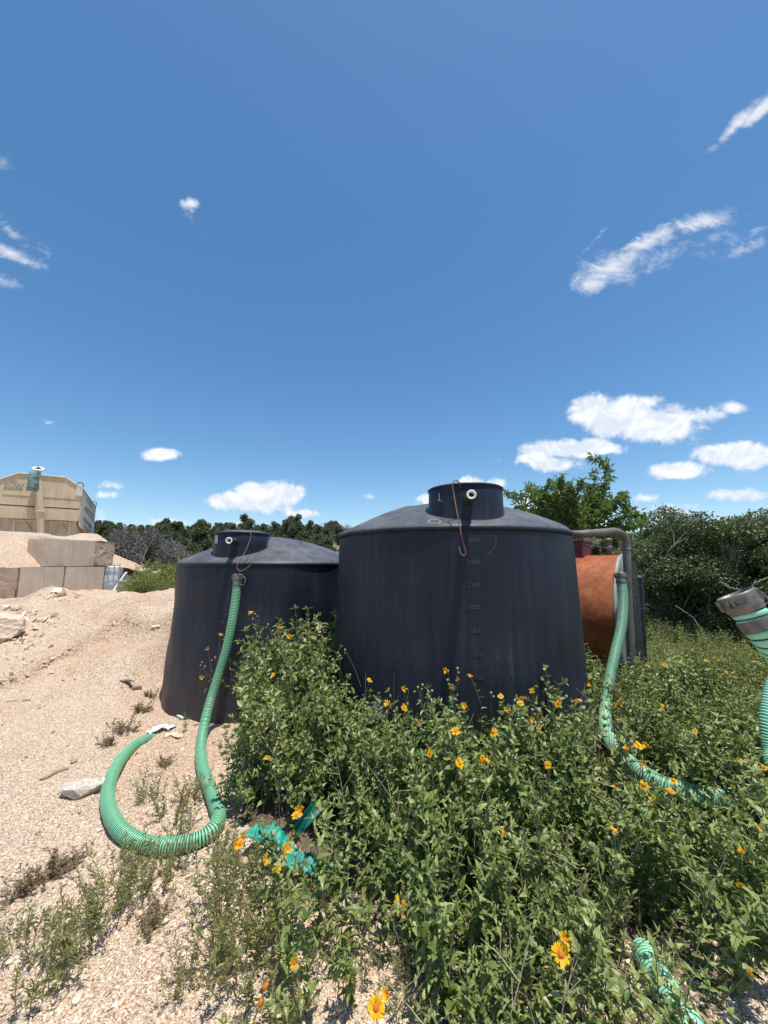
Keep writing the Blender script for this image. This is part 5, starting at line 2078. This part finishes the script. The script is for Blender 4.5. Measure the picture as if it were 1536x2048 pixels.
# ------------------------------------------------------------------ flowers
def petals_mesh(seed, n=11, R=.028, cup=.2, miss=0):
    r = np.random.default_rng(seed)
    mb = MB()
    for k_ in range(n):
        if r.random() < miss:
            continue
        a_ = 2 * math.pi * k_ / n + r.normal() * .08
        L = R * r.uniform(.85, 1.1)
        w_ = R * .36
        cu = cup + r.normal() * .18
        tv = np.array([(.18, -.3, 0), (.18, .3, 0), (.6, .5, .5), (.6, -.5, .5), (.92, .42, .72), (.86, .0, .68), (.92, -.42, .72), (1.0, .2, .7), (1.0, -.2, .7)])
        V = np.stack([tv[:, 0] * L, tv[:, 1] * w_ * 1.1, tv[:, 2] * L * cu], -1)
        ca, sa = math.cos(a_), math.sin(a_)
        V = V @ np.array([[ca, sa, 0], [-sa, ca, 0], [0, 0, 1]])
        mb.add(V, [np.array([(0, 1, 2), (0, 2, 3), (3, 2, 5), (2, 4, 5), (3, 5, 6), (5, 4, 7), (6, 5, 8)])], np.array([.15, .15, .6, .6, .95, .7, .95, 1, 1]))
    return mb.mesh('petals', 'petal')


def disc_mesh(R=.010):
    mb = MB()
    lathe(mb, [(R * .5, -R * .8), (R, -R * .2), (R * 1.02, .1 * R), (R * .8, R * .55), (R * .35, R * .8)], seg=10, cap0=True, cap1=True)
    return mb.mesh('flower_head', 'disc', True)


PET = [petals_mesh(1, 11, .029, .15), petals_mesh(2, 10, .027, .45), petals_mesh(3, 9, .027, .9, .1), petals_mesh(4, 12, .030, .05, .1), petals_mesh(5, 9, .024, 1.6, .1), petals_mesh(6, 10, .026, -.3, .15)]
DISC = disc_mesh()
BUDM = MB()
lathe(BUDM, [(.003, -.008), (.008, -.004), (.009, .002), (.006, .008), (.002, .010)], seg=9, cap0=True, cap1=True)
BUDME = BUDM.mesh('bud', 'bud', True)
ORB = MB()
lathe(ORB, [(.003, -.012), (.010, -.006), (.012, .004), (.008, .016), (.003, .022)], seg=10, cap0=True, cap1=True)
ORBME = ORB.mesh('closed_head', 'disc', True)


def canopy_hit(px, py):
    d = ray(px, py)
    ks = np.linspace(.9, 7, 900)
    xs, ys, zs = d[0] * ks, d[1] * ks, EYE + d[2] * ks
    dense = in_poly(xs, ys, DENSE)
    fieldm = (~dense) & (xs > 1.7) & (ys > 2.4)
    H = terrain(xs, ys, False) + np.where(dense, canopy(xs, ys), np.where(fieldm, .5, .20)) + .02
    for tx, ty in TANKS:
        blocked = np.hypot(xs - tx, ys - ty) < 1.30
        H = np.where(blocked, 1e6, H)
    hit = np.nonzero(zs < H)[0]
    i_ = hit[0] if len(hit) else len(ks) - 1
    if H[i_] > 1e5:
        i_ = max(0, i_ - 12)
    return Vector((xs[i_], ys[i_], zs[i_]))


r = np.random.default_rng(77)
G1 = 'yellow daisies along the top of the thicket before the nearer tank'
G2 = 'yellow daisies at the left shoulder of the thicket before the further tank'
G3 = 'yellow daisies in the weeds at the right'
G4 = 'yellow daisies scattered in the dark lower thicket'
FL = []


def fl(lst, group, label):
    for it in lst:
        FL.append((it, group, label))


fl([(739, 1361), (808, 1379), (776, 1409), (773, 1423), (808, 1416), (833, 1442), (896, 1342), (917, 1359), (940, 1350), (901, 1377), (931, 1414), (1001, 1393), (1013, 1422), (1041, 1407), (1046, 1399), (1073, 1372), (1065, 1382), (1117, 1406),
    (1150, 1402), (1068, 1440), (1079, 1459), (987, 1464), (911, 1463), (961, 1524), (1096, 1530), (970, 1520), (919, 1527)], G1, 'yellow daisy on a thin stem in the row before the nearer tank')
fl([(502, 1227), (441, 1271), (416, 1299), (402, 1356), (557, 1256), (580, 1274), (494, 1332), (548, 1351), (468, 1492), (533, 1514), (452, 1278), (860, 1506)], G2, 'small yellow daisy on the leafy mound before the further tank')
fl([(1291, 1371), (1241, 1411), (1236, 1405), (1181, 1373), (1413, 1323), (1438, 1322), (1453, 1344), (1438, 1355), (1324, 1411), (1399, 1298), (1291, 1331), (1277, 1492), (1295, 1491), (1255, 1499), (1281, 1529), (1340, 1585), (1347, 1561), (1288, 1570),
    (1303, 1602), (1390, 1462), (1528, 1535), (1479, 1521), (1514, 1656), (1477, 1703), (1360, 1290), (1470, 1290), (1330, 1330), (1500, 1310)], G3, 'yellow-orange daisy among the weeds on the right side')
fl([(1230, 1576), (1008, 1665), (1232, 1667), (1226, 1659), (1482, 1773), (1497, 1945)], G4, 'yellow daisy low in the darker weeds right of centre')
UNI = [((1122, 1908), 0, 'lone bright yellow daisy facing the viewer at lower right', 1.05, 1), ((1130, 1880), 4, 'half-open yellow flower just above the lone bright daisy', .8, 1), ((800, 1813), 5, 'large yellow daisy with hanging petals over bare gravel', 1.3, 1),
       ((752, 2015), 3, 'orange-centred yellow daisy at the bottom edge', .95, 1), ((775, 1990), 4, 'small orange bud flower above the bottom edge daisy', .7, 1), ((600, 1622), 2, 'yellow daisy cluster head beside the dark teal strip', 1.1, 1),
       ((592, 1632), 1, 'orange-yellow daisy just below its twin by the teal strip', .9, 1), ((487, 1674), 1, 'bright yellow daisy at the left end of the turquoise hose', 1.1, 1), ((470, 1688), 2, 'orange daisy turned aside left of the bright one', .9, 1),
       ((480, 1688), 0, 'yellow daisy low in the left flower trio', .8, 1), ((576, 1696), 2, 'golden daisy in front of the turquoise hose', 1.0, 1), ((569, 1708), 1, 'golden daisy touching the turquoise hose, lower of a pair', .8, 1),
       ((528, 1722), 2, 'yellow daisy below the turquoise hose, on the left', .95, 1), ((553, 1737), 3, 'ragged yellow daisy below the turquoise hose', .8, 1), ((588, 1925), 2, 'yellow-green opening flower among foreground leaves', .7, 1),
       ((530, 1975), 9, 'closed orange flower head, upper of two at bottom left of centre', .72, 1), ((520, 2008), 9, 'closed orange flower head, lower of two at bottom left of centre', .72, 1)]
for it, k_, lab, s_, _ in UNI:
    FL.append((it, None, (lab, k_, s_)))

ORD = ['first', 'second', 'third', 'fourth', 'fifth', 'sixth', 'seventh', 'eighth', 'ninth', 'tenth', 'eleventh', 'twelfth', 'thirteenth', 'fourteenth', 'fifteenth', 'sixteenth', 'seventeenth', 'eighteenth', 'nineteenth', 'twentieth',
       'twenty-first', 'twenty-second', 'twenty-third', 'twenty-fourth', 'twenty-fifth', 'twenty-sixth', 'twenty-seventh', 'twenty-eighth', 'twenty-ninth', 'thirtieth']
HOW = {G1: 'yellow daisy of the row before the nearer tank, %s from its left end', G2: 'small yellow daisy on the mound before the further tank, %s from the hose side',
       G3: 'yellow-orange daisy in the right-hand weeds, %s counted outward from the nearer tank', G4: 'small yellow daisy low in the dark weeds, %s counted from the left'}
for g_ in HOW:
    mem = sorted([k for k, f_ in enumerate(FL) if f_[1] == g_], key=lambda k: FL[k][0][0])
    for n_, k in enumerate(mem):
        FL[k] = (FL[k][0], g_, HOW[g_] % ORD[n_])
leaf_small = []
for idx, (pp_, group, lab) in enumerate(FL):
    hp_ = canopy_hit(*pp_)
    if group is None:
        label, kind_, s_ = lab
    else:
        label, kind_, s_ = lab, int(r.integers(0, 6)), r.uniform(.62, 1.0) * (.62 if group == G4 else (.78 if group == G3 else 1.0)) * (1.0 if hp_.y < 3.2 else 1.0 + .05 * (hp_.y - 3))
    gz_ = t1(hp_.x, hp_.y)
    drop = min(hp_.z - gz_, r.uniform(.30, .45))
    base = Vector((hp_.x + r.normal() * .05, hp_.y + abs(r.normal()) * .05 + .03, hp_.z - drop))
    if hp_.z - gz_ < .5:
        base.z = gz_ - .01
    mid = (base + hp_) / 2 + Vector((r.normal() * .015, r.normal() * .015, 0))
    loc_path = catmull([Vector((0, 0, 0)), mid - base, hp_ - base], 5)
    mb = MB()
    tube(mb, loc_path, np.linspace(.0028, .0014, len(loc_path)), 5)
    me = mb.mesh('flower_stem', 'stem')
    root = bpy.data.objects.new('flowering_stem', me)
    COL.objects.link(root)
    root.location = base
    tag(root, label, 'flower', group)
    # leaves on the stem
    lfm = MB()
    n_ = 7
    ts = r.uniform(.15, .85, n_)
    pts = loc_path[(ts * (len(loc_path) - 1)).astype(int)]
    dr = r.normal(size=(n_, 3))
    dr[:, 2] = np.abs(dr[:, 2]) * .4
    L_ = r.uniform(.025, .05, n_)
    scatter(lfm, LEAF_V, LEAF_F, pts, axes_from(dr, np.tile([0, 0, 1.0], (n_, 1)) + r.normal(size=(n_, 3)) * .3), np.stack([L_, L_ * .42, L_], -1), r.uniform(.3, .8, n_))
    o = bpy.data.objects.new('leaves', lfm.mesh('leaves', 'weed_leaf'))
    COL.objects.link(o)
    o.parent = root
    hd = bpy.data.objects.new('closed_head' if kind_ == 9 else 'flower_head', ORBME if kind_ == 9 else DISC)
    COL.objects.link(hd)
    hd.parent = root
    hd.location = hp_ - base
    # facing: mostly up and towards the open side
    fdir = Vector((r.normal() * .8, -.45 + r.normal() * .6, .8 + r.normal() * .3)).normalized()
    if group is None and kind_ in (0, 3):
        fdir = Vector((-.25, -.75, .75)).normalized()
    if kind_ == 5 and group is None:
        fdir = Vector((.1, -.95, .35)).normalized()
    hd.rotation_euler = fdir.to_track_quat('Z', 'Y').to_euler()
    hd.scale = (s_, s_, s_)
    if kind_ != 9:
        pt = bpy.data.objects.new('petals', PET[kind_])
        COL.objects.link(pt)
        pt.parent = hd
    if kind_ != 9 and r.random() < .22:
        b_ = bpy.data.objects.new('bud', BUDME)
        COL.objects.link(b_)
        b_.parent = root
        b_.location = (hp_ - base) + Vector((r.normal() * .03, r.normal() * .02, -.01 + r.normal() * .02))

# seed heads and buds standing clear on bare stems before the tanks
budspots = [(856, 1376), (864, 1382), (845, 1370), (915, 1337), (895, 1360), (836, 1375), (510, 1228), (536, 1249), (628, 1238), (616, 1246), (676, 1306), (680, 1312), (404, 1325), (410, 1333), (690, 1300), (982, 1386), (1091, 1380), (1133, 1393),
            (1167, 1417), (1065, 1420), (1078, 1422), (1072, 1407), (545, 1262), (600, 1255), (1228, 1668), (700, 1350), (430, 1315), (1020, 1440), (868, 1405), (560, 1575), (565, 1590), (683, 1712), (690, 1723), (590, 1710)]
for (a_, b_) in budspots:
    hp_ = canopy_hit(a_, b_)
    gz_ = t1(hp_.x, hp_.y)
    drop = min(hp_.z - gz_, .34)
    base = Vector((hp_.x + r.normal() * .06, hp_.y + .05, hp_.z - drop))
    lp = catmull([Vector((0, 0, 0)), (hp_ - base) * .55 + Vector((r.normal() * .02, 0, 0)), hp_ - base], 4)
    mb = MB()
    tube(mb, lp, np.linspace(.0024, .0012, len(lp)), 4)
    root = bpy.data.objects.new('bud_stem', mb.mesh('bud_stem', 'stem'))
    COL.objects.link(root)
    root.location = base
    tag(root, 'pale round bud on a thin bare stem above the leaves', 'bud', 'round buds standing above the thicket')
    for q_ in range(2):
        bo = bpy.data.objects.new('bud', BUDME)
        COL.objects.link(bo)
        bo.parent = root
        bo.location = (hp_ - base) + Vector((0, 0, 0) if q_ == 0 else (r.normal() * .02, r.normal() * .01, -.025))
        bo.scale = (1.0 - .2 * q_,) * 3

# silky web on a stem in front of the nearer tank
wp = canopy_hit(757, 1420)
r_w = np.random.default_rng(9)
mb = MB()
M_ = 260
scatter(mb, SLIM_V, SLIM_F, np.array(wp) + r_w.normal(size=(M_, 3)) * np.array([.022, .02, .04]), rand_rot(M_, r_w), np.stack([np.full(M_, .02), np.full(M_, .0012), np.full(M_, .02)], -1), r_w.random(M_))
o = mb.obj('seed_fluff', 'web')
tag(o, 'grey silky fluff caught on a stem before the nearer tank', 'fluff', kind='stuff')


# ------------------------------------------------------------------ trees
def crown_mesh(seed, centers, radii, nleaf, leaf, mat, flat=.75, vspread=.2, slim=.5, droop=0.0, name='crown'):
    r = np.random.default_rng(seed)
    centers = np.array(centers)
    radii = np.array(radii)
    w = radii ** 2
    idx = r.choice(len(centers), nleaf, p=w / w.sum())
    d = r.normal(size=(nleaf, 3))
    d /= np.linalg.norm(d, axis=1)[:, None]
    rad_ = radii[idx] * (r.random(nleaf) ** .38)
    lump = 1 + .35 * (fbm(d[:, 0] * 2.5 + idx * 3.1, d[:, 1] * 2.5 + d[:, 2] * 2.0, 3, seed) - .5) * 2
    pos = centers[idx] + d * (rad_ * lump)[:, None] * np.array([1, 1, flat])
    dirs = d * .8 + r.normal(size=(nleaf, 3)) * .7
    dirs[:, 2] -= droop
    ups = d + np.array([0, 0, .6]) + r.normal(size=(nleaf, 3)) * .5
    L = leaf * r.uniform(.7, 1.3, nleaf)
    cl = r.normal(.45, .16, len(centers))[idx]
    var = np.clip(cl + r.normal(0, vspread, nleaf), 0, 1)
    mb = MB()
    scatter(mb, SLIM_V, SLIM_F, pos, axes_from(dirs, ups), np.stack([L, L * slim, L], -1), var)
    return mb.mesh(name, mat)


def limb_mesh(seed, centers, trunk_h, r0, mat='bark', name='trunk', ntr=1):
    r = np.random.default_rng(seed)
    mb = MB()
    top = np.array([r.normal() * .15, r.normal() * .15, trunk_h])
    tp = catmull([np.array([0, 0, -.2]), np.array([r.normal() * .08, r.normal() * .08, trunk_h * .5]), top], 5)
    tube(mb, tp, np.linspace(r0, r0 * .6, len(tp)), 8)
    for c_ in centers:
        c_ = np.array(c_)
        st = tp[int(r.uniform(.4, 1) * (len(tp) - 1))]
        m1 = (st + c_) / 2 + r.normal(size=3) * .15 * np.linalg.norm(c_ - st)
        pth = catmull([st, m1, c_], 5)
        tube(mb, pth, np.linspace(r0 * .4, r0 * .08, len(pth)), 5)
        for _ in range(3):
            e_ = c_ + r.normal(size=3) * .35
            tube(mb, [pth[-4], (pth[-4] + e_) / 2 + r.normal(size=3) * .04, e_], np.array([r0 * .14, r0 * .1, r0 * .04]), 4)
    return mb.mesh(name, mat)


# three kinds of scrub oak for the right side
oaks = []
for v_ in range(4):
    r = np.random.default_rng(900 + v_)
    cs, rs = [], []
    n_ = 17
    for k_ in range(n_):
        a_ = r.uniform(0, 6.28)
        zz = .8 + 2.5 * (k_ / n_)
        ra = (1.35 if zz < 2.3 else 1.0) * math.sqrt(r.random()) * (1.15 - .25 * abs(zz - 1.9))
        cs.append((math.cos(a_) * ra, math.sin(a_) * ra, zz + r.normal() * .12))
        rs.append(r.uniform(.36, .62))
    oaks.append((limb_mesh(20 + v_, cs, 1.1, .10, 'bark'), crown_mesh(30 + v_, cs, rs, 16000, .085, 'oak_leaf', .7, .22, .55)))


def put_tree(name, meshes, x, y, sc, rz, label, cat='tree', group=None, z=None, sz=None):
    root = empty(name, (x, y, (t1(x, y) if z is None else z) - .05), (0, 0, rz))
    root.scale = (sc, sc, sc if sz is None else sz)
    tag(root, label, cat, group)
    for nm, me in zip(('trunk', 'crown'), meshes):
        o = bpy.data.objects.new(nm, me)
        COL.objects.link(o)
        o.parent = root
    return root


GO = 'scrub oaks standing behind the weed field'
oak_list = [(1305, 1108, 12.5, .86, 'low dark scrub oak just right of the grey pipe'), (1345, 1100, 11.2, .90, 'round-topped scrub oak right of the small bright tree'), (1400, 1100, 10.8, .96, 'tallest scrub oak with a broken top behind the weed field'),
            (1455, 1100, 10.4, .97, 'broad scrub oak above the metal coupling'), (1515, 1100, 10.2, .93, 'scrub oak at the right frame edge above the hose'), (1580, 1100, 10.6, 1.0, 'scrub oak cut by the right frame edge'),
            (1370, 1100, 13.5, 1.12, 'scrub oak peeping behind the round-topped one'), (1480, 1100, 13.5, 1.15, 'scrub oak in the second row behind the coupling'), (1300, 1100, 16, 1.0, 'small far oak at the left end of the oak row'),
            (1640, 1100, 10.0, 1.0, 'scrub oak past the right frame edge, its crown reaching in')]
for k_, (a_, b_, Y, s_, lab) in enumerate(oak_list):
    if k_ == 9:
        continue
    p_ = P(a_, b_, Y)
    put_tree('scrub_oak', oaks[k_ % 4], p_.x, p_.y, s_, k_ * 1.7, lab, 'tree', GO)
# dark undergrowth below the oaks
r = np.random.default_rng(31)
cs, rs = [], []
for k_ in range(46):
    x = r.uniform(5.6, 14)
    y = r.uniform(11.2, 13.5)
    cs.append((x, y, t1(x, y) + r.uniform(.1, .7)))
    rs.append(r.uniform(.35, .6))
o = bpy.data.objects.new('undergrowth', crown_mesh(33, cs, rs, 26000, .075, 'oak_leaf', .7, .2, .4, name='undergrowth'))
COL.objects.link(o)
tag(o, 'dark twiggy undergrowth beneath the scrub oaks', 'undergrowth', kind='stuff')
# bare fallen limbs in front of the oaks
for k_, (pts, rr_, lab) in enumerate([([(1440, 1165, 9.2), (1470, 1178, 9.0), (1500, 1180, 8.9), (1512, 1165, 8.9), (1540, 1155, 9.0)], .028, 'pale bare forked limb under the oaks above the coupling'),
                                      ([(1310, 1240, 8.8), (1350, 1262, 8.7), (1400, 1272, 8.6), (1470, 1275, 8.6)], .010, 'thin grey dead branch lying along the foot of the oaks'),
                                      ([(1350, 1210, 9.2), (1385, 1235, 9.0), (1405, 1262, 8.8)], .014, 'dead branch slanting down from the oaks to the weeds')]):
    mb = MB()
    pth = catmull([P(*p) for p in pts], 6)
    pth = pth + np.random.default_rng(k_).normal(size=pth.shape) * .012
    tube(mb, pth, np.linspace(rr_, rr_ * .5, len(pth)), 7)
    for q_ in range(0):
        i_ = 3 + q_ * 4
        if i_ < len(pth):
            e_ = pth[i_] + np.array([.15, 0, .3]) + np.random.default_rng(q_ + 5 * k_).normal(size=3) * .15
            tube(mb, [pth[i_], (pth[i_] + e_) / 2 + np.array([.03, 0, 0]), e_], np.array([rr_ * .5, rr_ * .35, rr_ * .15]), 5)
    o = mb.obj('dead_branch', 'bark')
    tag(o, lab, 'branch')

# bright small tree behind the nearer tank: arching leafy twigs
TY = 7.6
twigs = [[(1140, 1075), (1110, 1035), (1080, 1005), (1050, 992), (1015, 988)], [(1140, 1075), (1105, 1020), (1090, 985), (1100, 962)], [(1140, 1075), (1125, 1010), (1118, 975), (1122, 955)], [(1145, 1075), (1150, 1010), (1155, 975), (1160, 962)],
         [(1150, 1075), (1170, 1030), (1190, 1000), (1208, 975), (1216, 948), (1208, 930), (1182, 922)], [(1150, 1075), (1180, 1020), (1200, 992), (1213, 960)], [(1160, 1075), (1190, 1045), (1222, 1012), (1245, 988), (1252, 1005), (1260, 1030)],
         [(1170, 1075), (1210, 1050), (1240, 1035), (1262, 1020), (1280, 1040), (1282, 1052)], [(1160, 1075), (1200, 1060), (1230, 1055), (1250, 1062)], [(1130, 1075), (1080, 1040), (1050, 1020), (1030, 1012)],
         [(1130, 1075), (1085, 1050), (1062, 1038), (1045, 1030)], [(1140, 1075), (1145, 1030), (1140, 990), (1132, 970)], [(1150, 1075), (1175, 1010), (1180, 985), (1172, 972)], [(1120, 1070), (1095, 1015), (1068, 985), (1062, 975)], [(1140, 1070), (1130, 1040), (1110, 1000), (1082, 975)],
         [(1160, 1070), (1185, 1035), (1200, 1015), (1215, 1008)]]
r = np.random.default_rng(14)
tb = P(1145, 1120, TY)
root = empty('ash_tree', (tb.x, tb.y, t1(tb.x, tb.y)))
tag(root, 'small bright green tree with arching leafy twigs behind the nearer tank', 'tree')
st = MB()
pos, dirs, ups, Ls, var = [], [], [], [], []
foot = np.array([tb.x, tb.y, t1(tb.x, tb.y)])
fork = np.array(P(1145, 1080, TY))
pt_ = catmull([foot, (foot + fork) / 2 + np.array([.1, 0, 0]), fork], 6)
tube(st, pt_, np.linspace(.07, .045, len(pt_)), 8)
alltw = [(t_, 0, 1.0) for t_ in twigs]
CORE = [0, 1, 2, 3, 9, 10, 11, 12, 13, 14, 15, 5]
for q_ in range(64):
    b_ = twigs[CORE[q_ % 12] if q_ > 24 else q_ % len(twigs)]
    dx, dy = r.normal() * 22, r.normal() * 12 + 12
    m_ = max(3, int(len(b_) * r.uniform(.5, .8)))
    alltw.append(([(a_ + dx * i_ / (m_ - 1), c_ + dy * i_ / (m_ - 1)) for i_, (a_, c_) in enumerate(b_[:m_])], 1, .8))
for tw, lvl, kk in alltw:
    dy0 = r.normal() * .35
    pth = catmull([np.array(P(a_, c_, TY + dy0 * (i_ / len(tw)) * 2)) for i_, (a_, c_) in enumerate(tw)], 8)
    pth = pth + np.cumsum(r.normal(size=pth.shape) * .006, axis=0)
    tube(st, pth, np.linspace(.018 * kk, .004, len(pth)), 5, caps=False)
    m_ = len(pth)
    for i_ in range(int(m_ * .25), m_):
        tg = pth[min(i_ + 1, m_ - 1)] - pth[max(i_ - 1, 0)]
        tg /= np.linalg.norm(tg) + 1e-9
        for q_ in range(7):
            pos.append(pth[i_] + r.normal(size=3) * .035)
            dd = r.normal(size=3) * .7 + tg * .8
            dd[2] -= .35
            dirs.append(dd)
            ups.append(r.normal(size=3) * .6 + np.array([0, 0, 1.0]))
            Ls.append(r.uniform(.075, .15))
            var.append(np.clip(r.normal(.5, .22), 0, 1))
lf = MB()
Ls = np.array(Ls)
scatter(lf, LEAF_V, LEAF_F, np.array(pos), axes_from(np.array(dirs), np.array(ups)), np.stack([Ls, Ls * .36, Ls], -1), np.array(var))
child(st, 'trunk', 'bark', root)
child(lf, 'crown', 'bright_leaf', root)

# hillside trees far behind
jun = []
for v_ in range(7):
    r = np.random.default_rng(1200 + v_)
    cs, rs = [], []
    n_ = 10
    for k_ in range(n_):
        a_ = r.uniform(0, 6.28)
        zz = .9 + 3.0 * k_ / n_
        ra = 1.25 * math.sqrt(r.random()) * (1.1 - .3 * abs(zz - 1.8) / 1.8)
        cs.append((math.cos(a_) * ra, math.sin(a_) * ra, zz))
        rs.append(r.uniform(.42, .78))
    jun.append((limb_mesh(50 + v_, cs[:6], 1.4, .13), crown_mesh(60 + v_, cs, rs, 2600, .30, 'juniper_leaf', .8, .2, .6)))
GH = 'evergreen trees on the wooded hillside'
r = np.random.default_rng(3)
cnt = 0
rows = [(101, .95), (95, 1.05), (84, 1.0), (70, .95), (56, .9), (44, .85), (34, .75), (27, .62)]
for (Y, s0) in rows:
    wpx = 30 if Y > 60 else 44
    step = Y * .023 + .35
    x = -Y * .98
    while x < Y * 1.05:
        x += step * r.uniform(.7, 1.5) * (1.0 if x < 0 else 1.5)
        yy = Y + r.normal() * 2.2
        # only where it can be seen: left of the tanks' gap, or above the right oaks
        px = 768 + 769 * x / yy
        if 690 < px < 1150 or px > 1560 or px < 130:
            continue
        if px > 1150 and Y > 60:
            continue
        if Y < 40 and px < 345 and px > 150:
            continue
        lab = 'dark evergreen tree on the far ridge of the wooded hill' if Y > 75 else ('dark evergreen tree on the middle slope of the wooded hill' if Y > 40 else 'dark evergreen tree at the foot of the wooded hill')
        sc = s0 * .66 * r.uniform(.8, 1.25) * (1.05 if r.random() > .12 else 1.5)
        put_tree('hillside_tree', jun[int(r.integers(0, 7))], x, yy, sc, r.uniform(0, 6.28), lab, 'tree', GH)
        cnt += 1
print('hillside trees', cnt)
# scrub that fills between them
r = np.random.default_rng(41)
cs, rs = [], []
for k_ in range(900):
    Y = math.exp(r.uniform(math.log(24), math.log(100)))
    x = r.uniform(-.95, .95) * Y
    px = 768 + 769 * x / Y
    if 700 < px < 1130 or px < 120:
        continue
    if Y < 34 and px < 345:
        continue
    cs.append((x, Y, t1(x, Y) + r.uniform(.2, .8)))
    rs.append(r.uniform(.7, 1.2))
o = bpy.data.objects.new('scrub', crown_mesh(43, cs, rs, 62000, .34, 'juniper_leaf', .7, .25, .6, name='scrub'))
COL.objects.link(o)
tag(o, 'mass of dark scrub filling the wooded hillside', 'scrub', kind='stuff')

r = np.random.default_rng(47)
cs2, rs2 = [], []
for k_ in range(420):
    Y = r.uniform(82, 104)
    px = r.uniform(150, 700)
    x = (px - 768) / 769 * Y
    cs2.append((x, Y, t1(x, Y) + r.uniform(.6, 2.0)))
    rs2.append(r.uniform(.6, 1.15))
o = bpy.data.objects.new('scrub', crown_mesh(48, cs2, rs2, 42000, .26, 'juniper_leaf', .85, .25, .6, name='ridge_scrub'))
COL.objects.link(o)
tag(o, 'dark scrub closing the gaps between the ridge trees', 'scrub', kind='stuff')

# grey leafless tree at the foot of the hill
r = np.random.default_rng(52)
cs, rs = [], []
for k_ in range(16):
    a_ = r.uniform(0, 6.28)
    ra = 1.5 * math.sqrt(r.random())
    cs.append((math.cos(a_) * ra, math.sin(a_) * ra, .6 + 1.9 * r.random() * (1 - .25 * ra / 1.5)))
    rs.append(r.uniform(.5, .8))
gm = (limb_mesh(70, cs, .9, .10, 'pale_bark'), crown_mesh(71, cs, rs, 14000, .22, 'grey_twig', .8, .25, .13, name='twigs'))
p_ = P(285, 1120, 19)
rt = put_tree('bare_tree', gm, p_.x, p_.y, 1.0, .3, 'wide grey leafless bushy tree at the foot of the hill, left of the tanks', 'tree')
p_ = P(330, 1120, 21)
rt = put_tree('bare_tree', gm, p_.x, p_.y, .8, 2.3, 'smaller grey leafless tree right behind the wide one', 'tree')
# green bushes beyond the gravel crest
bush = []
for v_ in range(3):
    r = np.random.default_rng(1300 + v_)
    cs = [(r.normal() * .28, r.normal() * .28, r.uniform(.1, .55)) for _ in range(7)]
    rs = [r.uniform(.18, .32) for _ in range(7)]
    bush.append((limb_mesh(80 + v_, cs, .2, .02), crown_mesh(81 + v_, cs, rs, 2600, .07, 'field_leaf', .8, .25, .3, name='foliage')))
for k_, (a_, b_, Y, s_, lab) in enumerate([(300, 1178, 9.0, .75, 'low green bush beyond the gravel crest, nearest the broken concrete'), (325, 1172, 9.4, .9, 'green bush beyond the gravel crest, middle one'), (345, 1165, 9.8, 1.1, 'green bush beyond the crest touching the tank outline'),
                                           (330, 1150, 11.5, 1.1, 'dry greenish bush behind the crest bushes'), (360, 1140, 11.0, 1.4, 'tallest bush hidden partly by the further tank'), (310, 1160, 11.0, .7, 'small bush on the pale slope beyond the crest')]):
    p_ = P(a_, b_, Y)
    root = empty('bush', (p_.x, p_.y, t1(p_.x, p_.y) - .05), (0, 0, k_ * 2.0))
    root.scale = (s_,) * 3
    tag(root, lab, 'bush', 'bushes beyond the gravel crest')
    for nm, me in zip(('twigs', 'foliage'), bush[k_ % 3]):
        o = bpy.data.objects.new(nm, me)
        COL.objects.link(o)
        o.parent = root
for k_, (a_, b_, Y, s_, lab) in enumerate([(322, 1150, 10.5, .20, 'pale limestone rock among the bushes beyond the crest'), (338, 1158, 10.0, .14, 'small pale rock right of the larger one beyond the crest'), (298, 1148, 11.0, .16, 'pale rock on the slope above the broken concrete')]):
    p_ = P(a_, b_, Y)
    zt_ = t1(p_.x, p_.y)
    rock('limestone_rock', (p_.x, p_.y, max(zt_ + s_ * .3, p_.z)), (s_ * 1.3, s_, s_ * .7), 'limestone', lab, 'rock', seed=30 + k_, n=3)
# rubble on the slope
r = np.random.default_rng(90)
mbr = MB()
import bmesh
pts = []
for (a_, b_, n_, sp_, sz_) in ((118, 1185, 60, 20, .035), (60, 1235, 26, 22, .035), (45, 1280, 34, 22, .03), (140, 1250, 14, 40, .02), (235, 1330, 8, 60, .015), (260, 1235, 16, 40, .016), (180, 1290, 14, 60, .014), (30, 1330, 20, 30, .02)):
    for _ in range(n_):
        g_ = GT(a_ + r.normal() * sp_, b_ + r.normal() * sp_ * .45)
        s__ = sz_ * r.lognormal(0, .4)
        pts.append((g_.x, g_.y, g_.z + s__ * .2, s__))
for ln_, n_, sz_ in (([(0, 1366), (60, 1352), (100, 1322), (150, 1300)], 90, .014), ([(208, 1266), (225, 1250), (260, 1248), (300, 1258), (350, 1252)], 80, .015), ([(150, 1800), (60, 1862), (-10, 1890)], 60, .009), ([(260, 1830), (200, 1880), (140, 1930)], 60, .009), ([(0, 1215), (60, 1225), (110, 1250)], 50, .03)):
    ln_ = np.array(ln_, float)
    for _ in range(n_):
        i_ = r.integers(0, len(ln_) - 1)
        q_ = ln_[i_] + (ln_[i_ + 1] - ln_[i_]) * r.random() + r.normal(size=2) * np.array([4, 2.5])
        g_ = GT(*q_)
        s__ = sz_ * r.lognormal(0, .4)
        pts.append((g_.x, g_.y, g_.z + s__ * .3, s__))
pts = np.array(pts)
scatter(mbr, CHIP_V, CHIP_F, pts[:, :3], rand_rot(len(pts), r), np.stack([pts[:, 3], pts[:, 3] * .8, pts[:, 3] * .6], -1), np.clip(r.normal(.6, .2, len(pts)), 0, 1))
o = mbr.obj('rubble', 'chip')
tag(o, 'broken limestone rubble on the slope below the block wall', 'rubble', kind='stuff')
